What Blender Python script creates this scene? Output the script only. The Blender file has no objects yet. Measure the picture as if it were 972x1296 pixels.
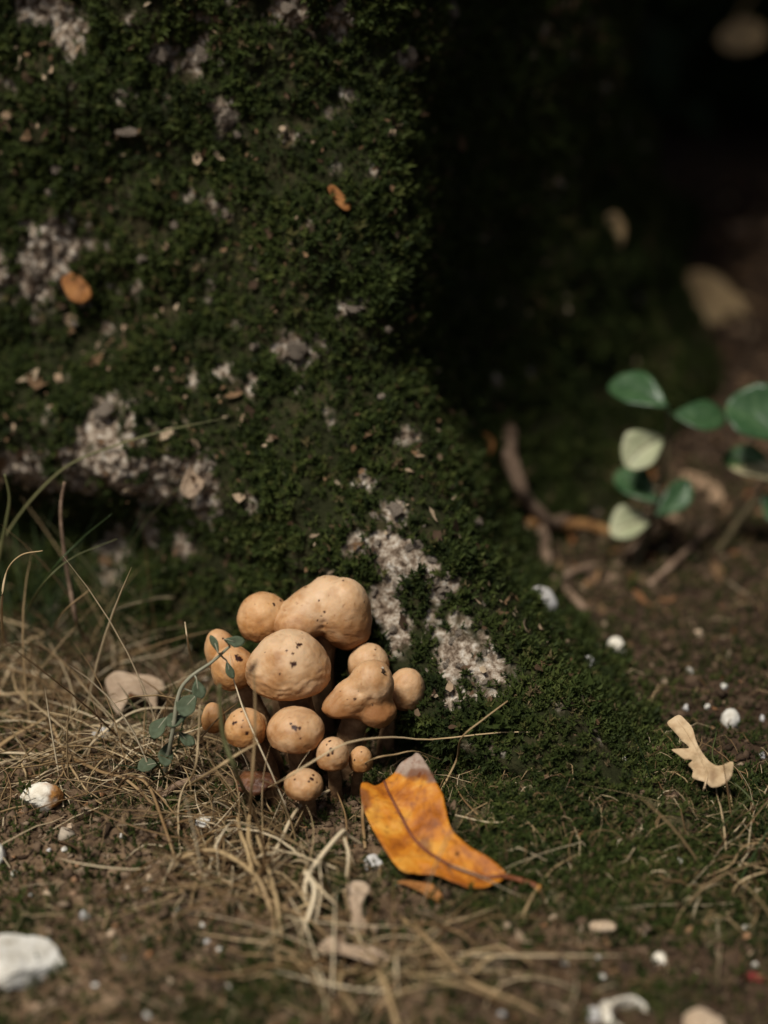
import bpy, bmesh, math, random
import numpy as np
from mathutils import Vector, Matrix
from mathutils.bvhtree import BVHTree
from mathutils.geometry import delaunay_2d_cdt

SC = bpy.context.scene
COL = SC.collection
R = math.radians
rng = np.random.default_rng(7)
random.seed(7)

# ------------------------------------------------------------------ camera
PITCH = R(25.0)
CAM = Vector((0.0, -0.664, 0.446))
FPX = 2160.0                                   # focal length in photo pixels (972 wide)
cd = bpy.data.cameras.new('camera')
cam = bpy.data.objects.new('camera', cd)
COL.objects.link(cam)
cam.location = CAM
cam.rotation_euler = (math.pi / 2 - PITCH, 0, 0)
cd.sensor_fit = 'HORIZONTAL'
cd.sensor_width = 24.0
cd.lens = 24.0 * FPX / 972.0
cd.clip_start = 0.01
cd.clip_end = 500
cd.dof.use_dof = True
cd.dof.focus_distance = 0.775
cd.dof.aperture_fstop = 2.3
SC.camera = cam

# ------------------------------------------------------------------ light
SUN_DIR = Vector((-0.30, -0.33, 0.89)).normalized()      # towards the sun
elev = math.asin(SUN_DIR.z)
azim = math.atan2(SUN_DIR.x, SUN_DIR.y)                  # clockwise from +Y
w = bpy.data.worlds.new('World')
SC.world = w
w.use_nodes = True
nt = w.node_tree
nt.nodes.clear()
sky = nt.nodes.new('ShaderNodeTexSky')
sky.sky_type = 'NISHITA'
sky.sun_disc = False
sky.sun_elevation = elev
sky.sun_rotation = azim
sky.dust_density = 4.0
sky.air_density = 1.0
sky.ozone_density = 0.6
bg = nt.nodes.new('ShaderNodeBackground')
bg.inputs['Strength'].default_value = 0.05
wo = nt.nodes.new('ShaderNodeOutputWorld')
nt.links.new(sky.outputs[0], bg.inputs[0])
nt.links.new(bg.outputs[0], wo.inputs[0])
sd = bpy.data.lights.new('sun', 'SUN')
sun = bpy.data.objects.new('sun', sd)
COL.objects.link(sun)
sun.location = SUN_DIR * 6
sun.rotation_euler = SUN_DIR.to_track_quat('Z', 'Y').to_euler()
sd.energy = 4.2
sd.angle = R(13)
sd.color = (1.0, 0.95, 0.87)
SC.view_settings.view_transform = 'Standard'
SC.view_settings.look = 'None'
SC.view_settings.gamma = 1.0
SC.view_settings.exposure = -0.08
SC.cycles.use_denoising = True
SC.cycles.max_bounces = 6
SC.cycles.transparent_max_bounces = 8

# ------------------------------------------------------------------ noise
_perm = np.random.default_rng(3).permutation(256).astype(np.int64)
_perm = np.concatenate([_perm, _perm, _perm])
_grad = np.random.default_rng(4).normal(size=(256, 3))
_grad /= np.linalg.norm(_grad, axis=1)[:, None]


def perlin(p):
    p = np.asarray(p, dtype=np.float64)
    i = np.floor(p).astype(np.int64)
    f = p - i
    u = f * f * f * (f * (f * 6 - 15) + 10)
    i &= 255
    out = 0
    for dx in (0, 1):
        for dy in (0, 1):
            for dz in (0, 1):
                h = _perm[_perm[_perm[(i[:, 0] + dx) & 255] + ((i[:, 1] + dy) & 255)] + ((i[:, 2] + dz) & 255)]
                g = _grad[h & 255]
                d = (f - np.array([dx, dy, dz]))
                wgt = ((u[:, 0] if dx else 1 - u[:, 0]) * (u[:, 1] if dy else 1 - u[:, 1]) * (u[:, 2] if dz else 1 - u[:, 2]))
                out = out + wgt * (g * d).sum(1)
    return out * 1.5


def fbm(p, octv=4, gain=0.5):
    s = 0
    a = 1.0
    p = np.asarray(p, dtype=np.float64)
    for k in range(octv):
        s = s + a * perlin(p * (2.0 ** k) + 17.3 * k)
        a *= gain
    return s


def sstep(a, b, x):
    t = np.clip((x - a) / (b - a), 0, 1)
    return t * t * (3 - 2 * t)


# ------------------------------------------------------------------ object helpers
def tag(o, label=None, cat=None, group=None, kind=None):
    if label: o['label'] = label
    if cat: o['category'] = cat
    if group: o['group'] = group
    if kind: o['kind'] = kind
    return o


def empty(name, loc):
    o = bpy.data.objects.new(name, None)
    o.empty_display_size = 0.01
    COL.objects.link(o)
    o.location = loc
    return o


def link_mesh(name, me, mat, parent=None, smooth=True):
    if mat: me.materials.append(mat)
    if smooth:
        me.polygons.foreach_set('use_smooth', np.ones(len(me.polygons), dtype=bool))
    o = bpy.data.objects.new(name, me)
    COL.objects.link(o)
    if parent:
        o.parent = parent
        pm = Matrix.Translation(parent.location)
        if parent.parent: pm = Matrix.Translation(parent.parent.location) @ pm
        me.transform(pm.inverted())
    return o


def np_mesh(name, v, faces, attrs=None):
    """faces: (n,3) or (n,4) int array"""
    v = np.ascontiguousarray(v, dtype=np.float32)
    faces = np.ascontiguousarray(faces, dtype=np.int32)
    me = bpy.data.meshes.new(name)
    n, k = faces.shape
    me.vertices.add(len(v))
    me.vertices.foreach_set('co', v.ravel())
    me.loops.add(n * k)
    me.loops.foreach_set('vertex_index', faces.ravel())
    me.polygons.add(n)
    me.polygons.foreach_set('loop_start', np.arange(0, n * k, k, dtype=np.int32))
    me.update(calc_edges=True)
    for an, av in (attrs or {}).items():
        a = me.attributes.new(an, 'FLOAT', 'POINT')
        a.data.foreach_set('value', np.ascontiguousarray(av, dtype=np.float32))
    return me


def recenter(o):
    """move a top-level mesh's origin to its lowest centre"""
    me = o.data
    n = len(me.vertices)
    co = np.empty(n * 3, dtype=np.float32)
    me.vertices.foreach_get('co', co)
    co = co.reshape(-1, 3)
    c = Vector((float(co[:, 0].mean()), float(co[:, 1].mean()), float(co[:, 2].min())))
    me.transform(Matrix.Translation(-c))
    o.location = c
    return o


# ------------------------------------------------------------------ materials
def mk(name, stops, scale=80.0, detail=6.0, rough=0.8, bump=0.0, bscale=300.0, transl=0.0,
       tint=None, tint_stops=None, spec=0.3, extra=None, sss=0.0, dist=0.0, sheen=0.0):
    m = bpy.data.materials.new(name)
    m.use_nodes = True
    t = m.node_tree
    N, L = t.nodes, t.links
    N.clear()
    out = N.new('ShaderNodeOutputMaterial')
    b = N.new('ShaderNodeBsdfPrincipled')
    tc = N.new('ShaderNodeTexCoord')
    no = N.new('ShaderNodeTexNoise')
    no.inputs['Scale'].default_value = scale
    no.inputs['Detail'].default_value = detail
    no.inputs['Roughness'].default_value = 0.62
    no.inputs['Distortion'].default_value = dist
    L.new(tc.outputs['Object'], no.inputs['Vector'])
    rp = N.new('ShaderNodeValToRGB')
    while len(rp.color_ramp.elements) < len(stops): rp.color_ramp.elements.new(0.5)
    for e, (p, c) in zip(rp.color_ramp.elements, stops):
        e.position = p
        e.color = (*c, 1)
    L.new(no.outputs['Fac'], rp.inputs[0])
    colr = rp.outputs[0]
    if tint:
        at = N.new('ShaderNodeAttribute')
        at.attribute_name = tint
        r2 = N.new('ShaderNodeValToRGB')
        while len(r2.color_ramp.elements) < len(tint_stops): r2.color_ramp.elements.new(0.5)
        for e, (p, c) in zip(r2.color_ramp.elements, tint_stops):
            e.position = p
            e.color = (*c, 1)
        L.new(at.outputs['Fac'], r2.inputs[0])
        mx = N.new('ShaderNodeMix')
        mx.data_type = 'RGBA'
        mx.blend_type = 'MULTIPLY'
        mx.inputs[0].default_value = 1.0
        L.new(colr, mx.inputs[6])
        L.new(r2.outputs[0], mx.inputs[7])
        colr = mx.outputs[2]
    for ex in (extra or []):
        # (attribute, colour): colour laid in where the attribute is 1
        at = N.new('ShaderNodeAttribute')
        at.attribute_name = ex[0]
        mx = N.new('ShaderNodeMix')
        mx.data_type = 'RGBA'
        L.new(at.outputs['Fac'], mx.inputs[0])
        L.new(colr, mx.inputs[6])
        if isinstance(ex[1], list):
            n2 = N.new('ShaderNodeTexNoise')
            n2.inputs['Scale'].default_value = ex[2]
            n2.inputs['Detail'].default_value = 8
            n2.inputs['Roughness'].default_value = 0.7
            L.new(tc.outputs['Object'], n2.inputs['Vector'])
            r3 = N.new('ShaderNodeValToRGB')
            while len(r3.color_ramp.elements) < len(ex[1]): r3.color_ramp.elements.new(0.5)
            for e, (p, c) in zip(r3.color_ramp.elements, ex[1]):
                e.position = p
                e.color = (*c, 1)
            L.new(n2.outputs['Fac'], r3.inputs[0])
            L.new(r3.outputs[0], mx.inputs[7])
        else:
            mx.inputs[7].default_value = (*ex[1], 1)
        colr = mx.outputs[2]
    L.new(colr, b.inputs['Base Color'])
    b.inputs['Roughness'].default_value = rough
    b.inputs['Specular IOR Level'].default_value = spec
    if sheen:
        b.inputs['Sheen Weight'].default_value = sheen
    if sss:
        b.inputs['Subsurface Weight'].default_value = sss
        b.inputs['Subsurface Radius'].default_value = (1.0, 0.45, 0.2)
        b.inputs['Subsurface Scale'].default_value = 0.004
    if bump:
        n3 = N.new('ShaderNodeTexNoise')
        n3.inputs['Scale'].default_value = bscale
        n3.inputs['Detail'].default_value = 5
        L.new(tc.outputs['Object'], n3.inputs['Vector'])
        bp = N.new('ShaderNodeBump')
        bp.inputs['Strength'].default_value = bump
        bp.inputs['Distance'].default_value = 0.002
        L.new(n3.outputs['Fac'], bp.inputs['Height'])
        L.new(bp.outputs[0], b.inputs['Normal'])
    if transl:
        tr = N.new('ShaderNodeBsdfTranslucent')
        L.new(colr, tr.inputs['Color'])
        ms = N.new('ShaderNodeMixShader')
        ms.inputs[0].default_value = transl
        L.new(b.outputs[0], ms.inputs[1])
        L.new(tr.outputs[0], ms.inputs[2])
        L.new(ms.outputs[0], out.inputs[0])
    else:
        L.new(b.outputs[0], out.inputs[0])
    return m


BARK_STOPS = [(0.34, (0.028, 0.018, 0.012)), (0.43, (0.12, 0.085, 0.058)), (0.51, (0.27, 0.215, 0.16)), (0.57, (0.40, 0.345, 0.275)), (0.66, (0.57, 0.52, 0.45))]
M_TRUNK = mk('mossy_bark', [(0.3, (0.012, 0.014, 0.005)), (0.5, (0.022, 0.024, 0.009)), (0.7, (0.045, 0.036, 0.018))], scale=60,
             rough=0.95, bump=1.0, bscale=420, spec=0.1, extra=[('bare', BARK_STOPS, 250.0)])
M_FLAKE = mk('bare_bark', BARK_STOPS, scale=170, rough=0.9, bump=0.8, bscale=500, spec=0.15)
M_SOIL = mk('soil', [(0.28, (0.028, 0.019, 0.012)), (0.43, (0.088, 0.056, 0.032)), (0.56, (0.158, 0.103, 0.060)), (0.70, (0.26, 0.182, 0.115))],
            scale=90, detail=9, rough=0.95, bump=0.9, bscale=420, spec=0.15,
            extra=[('right_shade', [(0.35, (0.014, 0.009, 0.006)), (0.55, (0.045, 0.027, 0.016)), (0.72, (0.095, 0.058, 0.034))], 110.0), ('mossy', [(0.33, (0.026, 0.022, 0.010)), (0.5, (0.065, 0.056, 0.026)), (0.68, (0.12, 0.10, 0.05))], 130.0)])  # first layer paints the shade on the right into the soil colour
M_CRUMB = mk('soil_crumb', [(0.3, (0.75, 0.75, 0.75)), (0.7, (1, 1, 1))], scale=700, rough=0.9, spec=0.15, tint='tint',
             tint_stops=[(0.0, (0.03, 0.02, 0.012)), (0.3, (0.09, 0.058, 0.036)), (0.55, (0.17, 0.115, 0.072)), (0.75, (0.27, 0.20, 0.135)), (0.86, (0.34, 0.16, 0.07)), (0.93, (0.44, 0.37, 0.28))])
M_LITTER = mk('leaf_litter', [(0.3, (0.6, 0.6, 0.6)), (0.7, (1, 1, 1))], scale=300, rough=0.8, spec=0.2, tint='tint', transl=0.15,
              tint_stops=[(0.0, (0.05, 0.03, 0.018)), (0.4, (0.16, 0.095, 0.05)), (0.7, (0.27, 0.16, 0.08)), (0.85, (0.30, 0.11, 0.035)), (1.0, (0.46, 0.36, 0.24))])
M_MOSS = mk('moss', [(0.3, (0.55, 0.55, 0.55)), (0.7, (1, 1, 1))], scale=25, rough=0.75, spec=0.2, tint='tint', transl=0.28,
            tint_stops=[(0.0, (0.020, 0.032, 0.008)), (0.45, (0.050, 0.072, 0.014)), (0.8, (0.098, 0.118, 0.027)), (0.92, (0.135, 0.112, 0.04)), (1.0, (0.20, 0.14, 0.075))])
M_STRAW = mk('dry_straw', [(0.3, (0.8, 0.8, 0.8)), (0.7, (1, 1, 1))], scale=120, rough=0.55, spec=0.35, tint='tint', transl=0.15,
             tint_stops=[(0.0, (0.09, 0.05, 0.024)), (0.35, (0.25, 0.15, 0.065)), (0.7, (0.50, 0.36, 0.185)), (1.0, (0.76, 0.63, 0.42))])
M_GRASS = mk('green_grass', [(0.3, (0.7, 0.7, 0.7)), (0.7, (1, 1, 1))], scale=80, rough=0.5, spec=0.35, tint='tint', transl=0.3,
             tint_stops=[(0.0, (0.020, 0.040, 0.012)), (0.6, (0.06, 0.10, 0.028)), (1.0, (0.20, 0.19, 0.08))])
M_TWIG = mk('twig_bark', [(0.3, (0.07, 0.045, 0.03)), (0.5, (0.19, 0.125, 0.08)), (0.7, (0.34, 0.24, 0.17))], scale=120, rough=0.8, bump=0.5, bscale=500)
M_TWIG_OR = mk('rusty_twig_bark', [(0.3, (0.10, 0.045, 0.015)), (0.5, (0.24, 0.12, 0.04)), (0.7, (0.36, 0.20, 0.08))], scale=120, rough=0.8, bump=0.5, bscale=500)
M_WHITE = mk('chalk_stone', [(0.28, (0.30, 0.26, 0.20)), (0.42, (0.52, 0.49, 0.42)), (0.65, (0.70, 0.68, 0.62))], scale=140, detail=8, rough=0.85, bump=0.5, bscale=260, spec=0.2)
M_WHITE_OR = mk('stained_stone', [(0.3, (0.55, 0.48, 0.36)), (0.5, (0.72, 0.67, 0.56)), (0.7, (0.80, 0.77, 0.68))], scale=120, detail=8, rough=0.8, bump=0.5, bscale=260, spec=0.2,
                extra=[('stain', [(0.35, (0.12, 0.045, 0.012)), (0.6, (0.36, 0.17, 0.045))], 260.0)])
M_TAN = mk('tan_stone', [(0.3, (0.30, 0.21, 0.13)), (0.6, (0.52, 0.40, 0.28))], scale=160, rough=0.85, bump=0.4, bscale=300)
M_GREY = mk('grey_stone', [(0.3, (0.34, 0.32, 0.29)), (0.6, (0.60, 0.585, 0.56))], scale=160, rough=0.8, bump=0.4, bscale=300)
M_ORANGE = mk('orange_leaf', [(0.30, (0.17, 0.045, 0.006)), (0.42, (0.38, 0.115, 0.010)), (0.53, (0.55, 0.20, 0.016)), (0.68, (0.70, 0.36, 0.06))], scale=62, detail=8,
              rough=0.55, bump=0.35, bscale=240, transl=0.15, spec=0.25, dist=0.4,
              extra=[('pale', [(0.3, (0.22, 0.15, 0.11)), (0.7, (0.42, 0.32, 0.25))], 120.0), ('dark', (0.14, 0.042, 0.012)), ('vein', (0.20, 0.06, 0.012))])
M_RIB = mk('leaf_rib', [(0.3, (0.10, 0.028, 0.010)), (0.7, (0.19, 0.06, 0.02))], scale=200, rough=0.6)
M_STALKTIP = mk('leaf_stalk_tip', [(0.3, (0.36, 0.15, 0.03)), (0.7, (0.5, 0.24, 0.06))], scale=200, rough=0.6)
M_BROWNLEAF = mk('brown_leaf', [(0.3, (0.26, 0.18, 0.115)), (0.5, (0.44, 0.325, 0.22)), (0.7, (0.55, 0.42, 0.30))], scale=70, rough=0.7, bump=0.4, bscale=300, transl=0.15,
                 extra=[('vein', (0.30, 0.20, 0.12)), ('dark', (0.10, 0.06, 0.035))])
M_TANLEAF = mk('tan_leaf', [(0.3, (0.34, 0.22, 0.11)), (0.5, (0.55, 0.40, 0.23)), (0.7, (0.66, 0.50, 0.32))], scale=70, rough=0.7, bump=0.4, bscale=300, transl=0.18,
               extra=[('vein', (0.36, 0.22, 0.11)), ('dark', (0.16, 0.08, 0.03))])
M_PALETAN = mk('pale_tan_leaf', [(0.3, (0.50, 0.33, 0.15)), (0.7, (0.72, 0.52, 0.27))], scale=60, rough=0.7, transl=0.2, extra=[('vein', (0.5, 0.36, 0.2)), ('dark', (0.35, 0.22, 0.1))])
M_RUSTLEAF = mk('rust_leaf', [(0.3, (0.16, 0.055, 0.015)), (0.5, (0.34, 0.14, 0.035)), (0.7, (0.46, 0.22, 0.07))], scale=90, rough=0.7, bump=0.4, bscale=300, transl=0.18,
                extra=[('vein', (0.2, 0.08, 0.02)), ('dark', (0.10, 0.04, 0.015))])
M_YELLOWLEAF = mk('yellow_leaf', [(0.3, (0.30, 0.19, 0.06)), (0.7, (0.5, 0.34, 0.13))], scale=60, rough=0.7, transl=0.2, extra=[('vein', (0.3, 0.17, 0.06)), ('dark', (0.16, 0.08, 0.03))])
M_REDLEAF = mk('red_leaf', [(0.3, (0.16, 0.015, 0.02)), (0.7, (0.28, 0.03, 0.035))], scale=90, rough=0.6, transl=0.15)
M_GREENLEAF = mk('green_leaf', [(0.3, (0.024, 0.068, 0.024)), (0.7, (0.055, 0.12, 0.046))], scale=60, rough=0.38, spec=0.5, transl=0.25,
                 extra=[('vein', (0.16, 0.25, 0.12)), ('dark', (0.02, 0.06, 0.02))])
M_PALELEAF = mk('pale_leaf', [(0.3, (0.26, 0.29, 0.16)), (0.7, (0.46, 0.46, 0.29))], scale=60, rough=0.5, spec=0.4, transl=0.2,
                extra=[('vein', (0.45, 0.46, 0.28)), ('dark', (0.2, 0.25, 0.1))])
M_VARLEAF = mk('edged_leaf', [(0.3, (0.03, 0.10, 0.025)), (0.7, (0.06, 0.16, 0.04))], scale=60, rough=0.4, spec=0.5, transl=0.25,
               extra=[('pale', (0.52, 0.46, 0.26)), ('vein', (0.12, 0.2, 0.08))])
M_HERB = mk('herb_leaf', [(0.3, (0.05, 0.068, 0.035)), (0.7, (0.105, 0.128, 0.072))], scale=120, rough=0.7, spec=0.25, transl=0.25, extra=[('vein', (0.12, 0.16, 0.1)), ('dark', (0.04, 0.06, 0.03))])
M_HERBSTEM = mk('herb_stem', [(0.3, (0.17, 0.17, 0.11)), (0.7, (0.28, 0.27, 0.19))], scale=120, rough=0.7)
M_PLANTSTEM = mk('plant_stem', [(0.3, (0.07, 0.055, 0.03)), (0.7, (0.15, 0.12, 0.06))], scale=120, rough=0.7)
M_CROWN = mk('crown_leaf', [(0.3, (0.02, 0.035, 0.012)), (0.7, (0.05, 0.075, 0.024))], scale=4, rough=0.7, spec=0.1)
M_LIMB = mk('limb_bark', [(0.3, (0.05, 0.04, 0.03)), (0.7, (0.14, 0.11, 0.08))], scale=20, rough=0.9)


def cap_mat(name, a, b, c, edge=(0.24, 0.092, 0.026)):
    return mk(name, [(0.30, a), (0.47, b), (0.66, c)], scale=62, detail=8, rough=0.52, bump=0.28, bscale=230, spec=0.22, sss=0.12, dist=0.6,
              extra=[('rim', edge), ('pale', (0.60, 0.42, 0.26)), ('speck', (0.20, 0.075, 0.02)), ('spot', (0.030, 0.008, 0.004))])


M_CAP = cap_mat('mushroom_cap', (0.245, 0.105, 0.034), (0.44, 0.243, 0.106), (0.60, 0.392, 0.222))
M_CAP2 = cap_mat('ochre_mushroom_cap', (0.22, 0.085, 0.022), (0.43, 0.205, 0.066), (0.57, 0.33, 0.145))
M_CAP3 = cap_mat('dried_mushroom_cap', (0.035, 0.014, 0.008), (0.10, 0.040, 0.018), (0.20, 0.085, 0.03))
M_STEM = mk('mushroom_stem', [(0.3, (0.11, 0.055, 0.024)), (0.5, (0.22, 0.125, 0.06)), (0.7, (0.34, 0.22, 0.12))], scale=150, rough=0.7, bump=0.4, bscale=500)

# ------------------------------------------------------------------ trunk surface
AX = np.array([-0.2, 0.6])
Z_T = [-0.08, 0.0, 0.02, 0.06, 0.15, 0.30, 0.6, 1.5, 4.0]
RR_T = [0.82, 0.745, 0.695, 0.604, 0.505, 0.455, 0.43, 0.38, 0.28]
RA_T = [-60, -62, -64.8, -66.2, -67.2, -63.8, -62.5, -61, -61]
RB_T = [0.48, 0.452, 0.443, 0.415, 0.387, 0.372, 0.36, 0.33, 0.24]


def trunk_r(th, z):
    """radius of the trunk about its axis, th in degrees"""
    Rb = np.interp(z, Z_T, RB_T)
    rr = np.interp(z, Z_T, RR_T)
    ra = np.interp(z, Z_T, RA_T)
    d = (th - ra + 180) % 360 - 180
    k = 0.5 / rr
    wr = 9.0 * k
    wl = 15.0 * k
    lobe = np.where(d > 0, np.exp(-np.abs(d / wr) ** 1.7), np.exp(-np.abs(d / wl) ** 1.5))
    r = Rb + (rr - Rb) * lobe
    # other root flares out of sight
    for a0, amp, wd in ((-125, 0.16, 16), (35, 0.14, 15), (100, 0.2, 15), (170, 0.2, 16)):
        dd = (th - a0 + 180) % 360 - 180
        r = r + amp * (0.25 + np.exp(-np.maximum(z, 0) / 0.1)) * np.exp(-(dd / wd) ** 2) * np.where(z > 1.2, np.clip(1.6 - z * 0.5, 0, 1), 1)
    # bulging bark on the left face with a hollow below it
    dd = (th + 86 + 180) % 360 - 180
    ga = np.exp(-(dd / 9.0) ** 2)
    r = r + ga * (0.034 * np.exp(-((z - 0.105) / 0.032) ** 2) - 0.030 * np.exp(-((z - 0.04) / 0.028) ** 2))
    return r


def trunk_xyz(th, z):
    r = trunk_r(th, z)
    t = np.radians(th)
    base = np.stack([AX[0] + r * np.cos(t), AX[1] + r * np.sin(t), z], 1)
    n1 = fbm(base * 9, 3)
    n2 = fbm(base * 32 + 5, 3)
    n3 = fbm(base * 110 + 9, 3)
    fade = np.clip(1.0 - (z - 0.6), 0.3, 1)
    r = r + fade * (0.012 * n1 + 0.006 * n2 + 0.0022 * n3)
    return np.stack([AX[0] + r * np.cos(t), AX[1] + r * np.sin(t), z], 1)


th_d = np.arange(-112, -8, 0.235)
th_c = np.linspace(-8, 248, 66)[:-1]
TH = np.concatenate([th_d, th_c])
ZZ = np.concatenate([np.arange(-0.06, 0.42, 0.0022), np.linspace(0.42, 0.8, 20)[1:], np.linspace(0.8, 4.0, 18)[1:]])
nT, nZ = len(TH), len(ZZ)
tt, zz = np.meshgrid(TH, ZZ)
tv = trunk_xyz(tt.ravel(), zz.ravel())
ii, jj = np.meshgrid(np.arange(nT), np.arange(nZ - 1))
ii, jj = ii.ravel(), jj.ravel()
i2 = (ii + 1) % nT
tf = np.stack([jj * nT + ii, jj * nT + i2, (jj + 1) * nT + i2, (jj + 1) * nT + ii], 1)

# ------------------------------------------------------------------ ground surface
def ground_z(x, y):
    x = np.asarray(x, dtype=np.float64)
    y = np.asarray(y, dtype=np.float64)
    p = np.stack([x, y, np.zeros_like(x)], 1)
    near = np.exp(-((x / 2.5) ** 2 + (y / 2.5) ** 2))
    z = near * (0.010 * fbm(p * 7, 3) + 0.0055 * fbm(p * 34 + 3, 3) + 0.0030 * fbm(p * 120 + 8, 3))
    z = z + (1 - near) * 0.12 * fbm(p * 0.35, 3)
    # soft mossy swell round the root toe, soil bank at the back right
    z = z + 0.014 * np.exp(-(((x - 0.11) / 0.07) ** 2 + ((y + 0.03) / 0.06) ** 2))
    z = z + 0.05 * sstep(0.25, 0.8, y) * sstep(0.1, 0.5, x)
    # level under the mushrooms
    z = z * (1 - 0.75 * np.exp(-(((x + 0.03) / 0.05) ** 2 + ((y - 0.0) / 0.05) ** 2)))
    return z


def axis_pts(a, b, step, far, n):
    d = np.arange(a, b, step)
    g = np.geomspace(step, far, n)
    return np.concatenate([(a - np.cumsum(g))[::-1], d, d[-1] + np.cumsum(g)])


gx = axis_pts(-0.36, 0.50, 0.0027, 20, 42)
gy = axis_pts(-0.24, 0.75, 0.0027, 20, 42)
GX, GY = np.meshgrid(gx, gy)
gz = ground_z(GX.ravel(), GY.ravel())
gv = np.stack([GX.ravel(), GY.ravel(), gz], 1)
nx, ny = len(gx), len(gy)
ii, jj = np.meshgrid(np.arange(nx - 1), np.arange(ny - 1))
ii, jj = ii.ravel(), jj.ravel()
gf = np.stack([jj * nx + ii, jj * nx + ii + 1, (jj + 1) * nx + ii + 1, (jj + 1) * nx + ii], 1)


def bvh_of(v, f, step=1):
    return BVHTree.FromPolygons([tuple(p) for p in v.tolist()], f.tolist())


BVH_T = bvh_of(tv, tf)
BVH_G = bvh_of(gv, gf)
CP, SP = math.cos(PITCH), math.sin(PITCH)


def ray(px, py):
    a = (px - 486) / FPX
    b = -(py - 648) / FPX
    return Vector((a, CP + b * SP, -SP + b * CP)).normalized()


def surf(px, py, lift=0.0):
    d = ray(px, py)
    best = None
    for bv in (BVH_T, BVH_G):
        h = bv.ray_cast(CAM, d)
        if h[0] is not None and (best is None or h[3] < best[2]): best = (h[0], h[1], h[3])
    n = best[1]
    if n.dot(d) > 0: n = -n
    return best[0] + n * lift, n


def at_y(px, py, Y):
    d = ray(px, py)
    return CAM + d * ((Y - CAM.y) / d.y)


def gz1(x, y):
    return float(ground_z([x], [y])[0])


def project(p):
    q = np.asarray(p) - np.array(CAM)
    dep = q[:, 1] * CP - q[:, 2] * SP
    up = q[:, 1] * SP + q[:, 2] * CP
    return 486 + FPX * q[:, 0] / dep, 648 - FPX * up / dep


# bare bark: patches seen without moss, each a spot on the trunk (centre from the photo, radius in m)
BARE = [(60, 320, .020), (35, 345, .018), (130, 530, .013), (150, 590, .022), (105, 600, .016), (200, 610, .020), (240, 605, .014), (40, 600, .018), (20, 590, .012),
        (195, 665, .010), (150, 700, .016), (230, 690, .009), (375, 442, .010), (500, 650, .010), (480, 690, .012), (497, 715, .016), (520, 690, .009), (545, 715, .010),
        (562, 750, .010), (580, 790, .014), (600, 820, .016), (575, 840, .014), (625, 850, .012), (560, 800, .010), (480, 760, .016), (500, 800, .012), (585, 880, .011),
        (515, 70, .008), (370, 12, .010), (425, 16, .009), (565, 12, .009), (255, 66, .009), (207, 68, .007), (285, 145, .008), (90, 40, .012), (60, 12, .014), (150, 120, .007), (440, 390, .006),
        (255, 640, .010), (95, 365, .010), (450, 690, .008), (300, 410, .005), (600, 665, .005)]
bare_c, bare_r = [], []
for (px, py, r_) in BARE:
    p, n = surf(px, py)
    bare_c.append(p)
    bare_r.append(r_ * (0.62 if px > 440 and py > 600 else 1.0))
bare_c = np.array(bare_c)
bare_r = np.array(bare_r)


def bare_mask(v):
    m = np.zeros(len(v))
    nz = 0.75 * fbm(v * 60 + 2, 3) + 0.60 * fbm(v * 190 + 4, 2)
    for c, r_ in zip(bare_c, bare_r):
        d = np.linalg.norm((v - c) / r_, axis=1)
        m = np.maximum(m, sstep(1.15, 0.75, d + nz))
    m = np.maximum(m, 0.95 * sstep(0.50, 0.72, fbm(v * 52 + 31, 4)))
    return m


tb = np.zeros(len(tv))
sel = (tv[:, 2] < 0.45)
tb[sel] = bare_mask(tv[sel])
# flaky relief on the bare bark
vis = np.where(tb > 0.05)[0]
ax_dir = np.stack([tv[vis, 0] - AX[0], tv[vis, 1] - AX[1], np.zeros(len(vis))], 1)
ax_dir /= np.linalg.norm(ax_dir, axis=1)[:, None]
rel = np.abs(fbm(tv[vis] * np.array([170, 170, 110]), 3)) * 0.0085 - 0.003
tv[vis] += ax_dir * (rel * tb[vis])[:, None]

tree = empty('mossy_tree', (float(AX[0]), float(AX[1]), 0.0))
tag(tree, 'large old tree with moss-covered trunk base and pale bare bark patches behind the mushrooms', 'tree')
trunk = link_mesh('trunk', np_mesh('trunk', tv, tf, {'bare': tb}), M_TRUNK, tree)

# ground
def ground_moss(v):
    x, y = v[:, 0], v[:, 1]
    base = fbm(np.stack([x, y, 0 * x], 1) * 16 + 40, 3)
    near_root = np.exp(-(((x - 0.10) / 0.085) ** 2 + ((y + 0.02) / 0.065) ** 2)) * 1.5
    near_root += np.exp(-(((x - 0.13) / 0.10) ** 2 + ((y + 0.075) / 0.028) ** 2)) * 0.9
    left = 0.45 * np.exp(-(((x + 0.2) / 0.12) ** 2 + ((y + 0.02) / 0.05) ** 2))
    fore = 0.42 * np.exp(-(((x + 0.1) / 0.2) ** 2 + ((y + 0.15) / 0.045) ** 2))
    back = -0.8 * sstep(0.1, 0.2, y)
    return sstep(0.28, 0.62, base * 0.55 + near_root + left + fore + back)


gm = ground_moss(gv)


def right_shade(v):
    """dim light on the right painted as dark soil, sandy tone on the left"""
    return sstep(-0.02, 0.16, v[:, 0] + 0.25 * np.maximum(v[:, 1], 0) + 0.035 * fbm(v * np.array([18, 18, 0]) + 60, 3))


gh = right_shade(gv)
ground = link_mesh('ground', np_mesh('ground', gv, gf, {'mossy': gm, 'right_shade': 0.9 * gh}), M_SOIL)
tag(ground, 'brown crumbly forest soil with patches of moss', 'ground', kind='structure')


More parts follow.
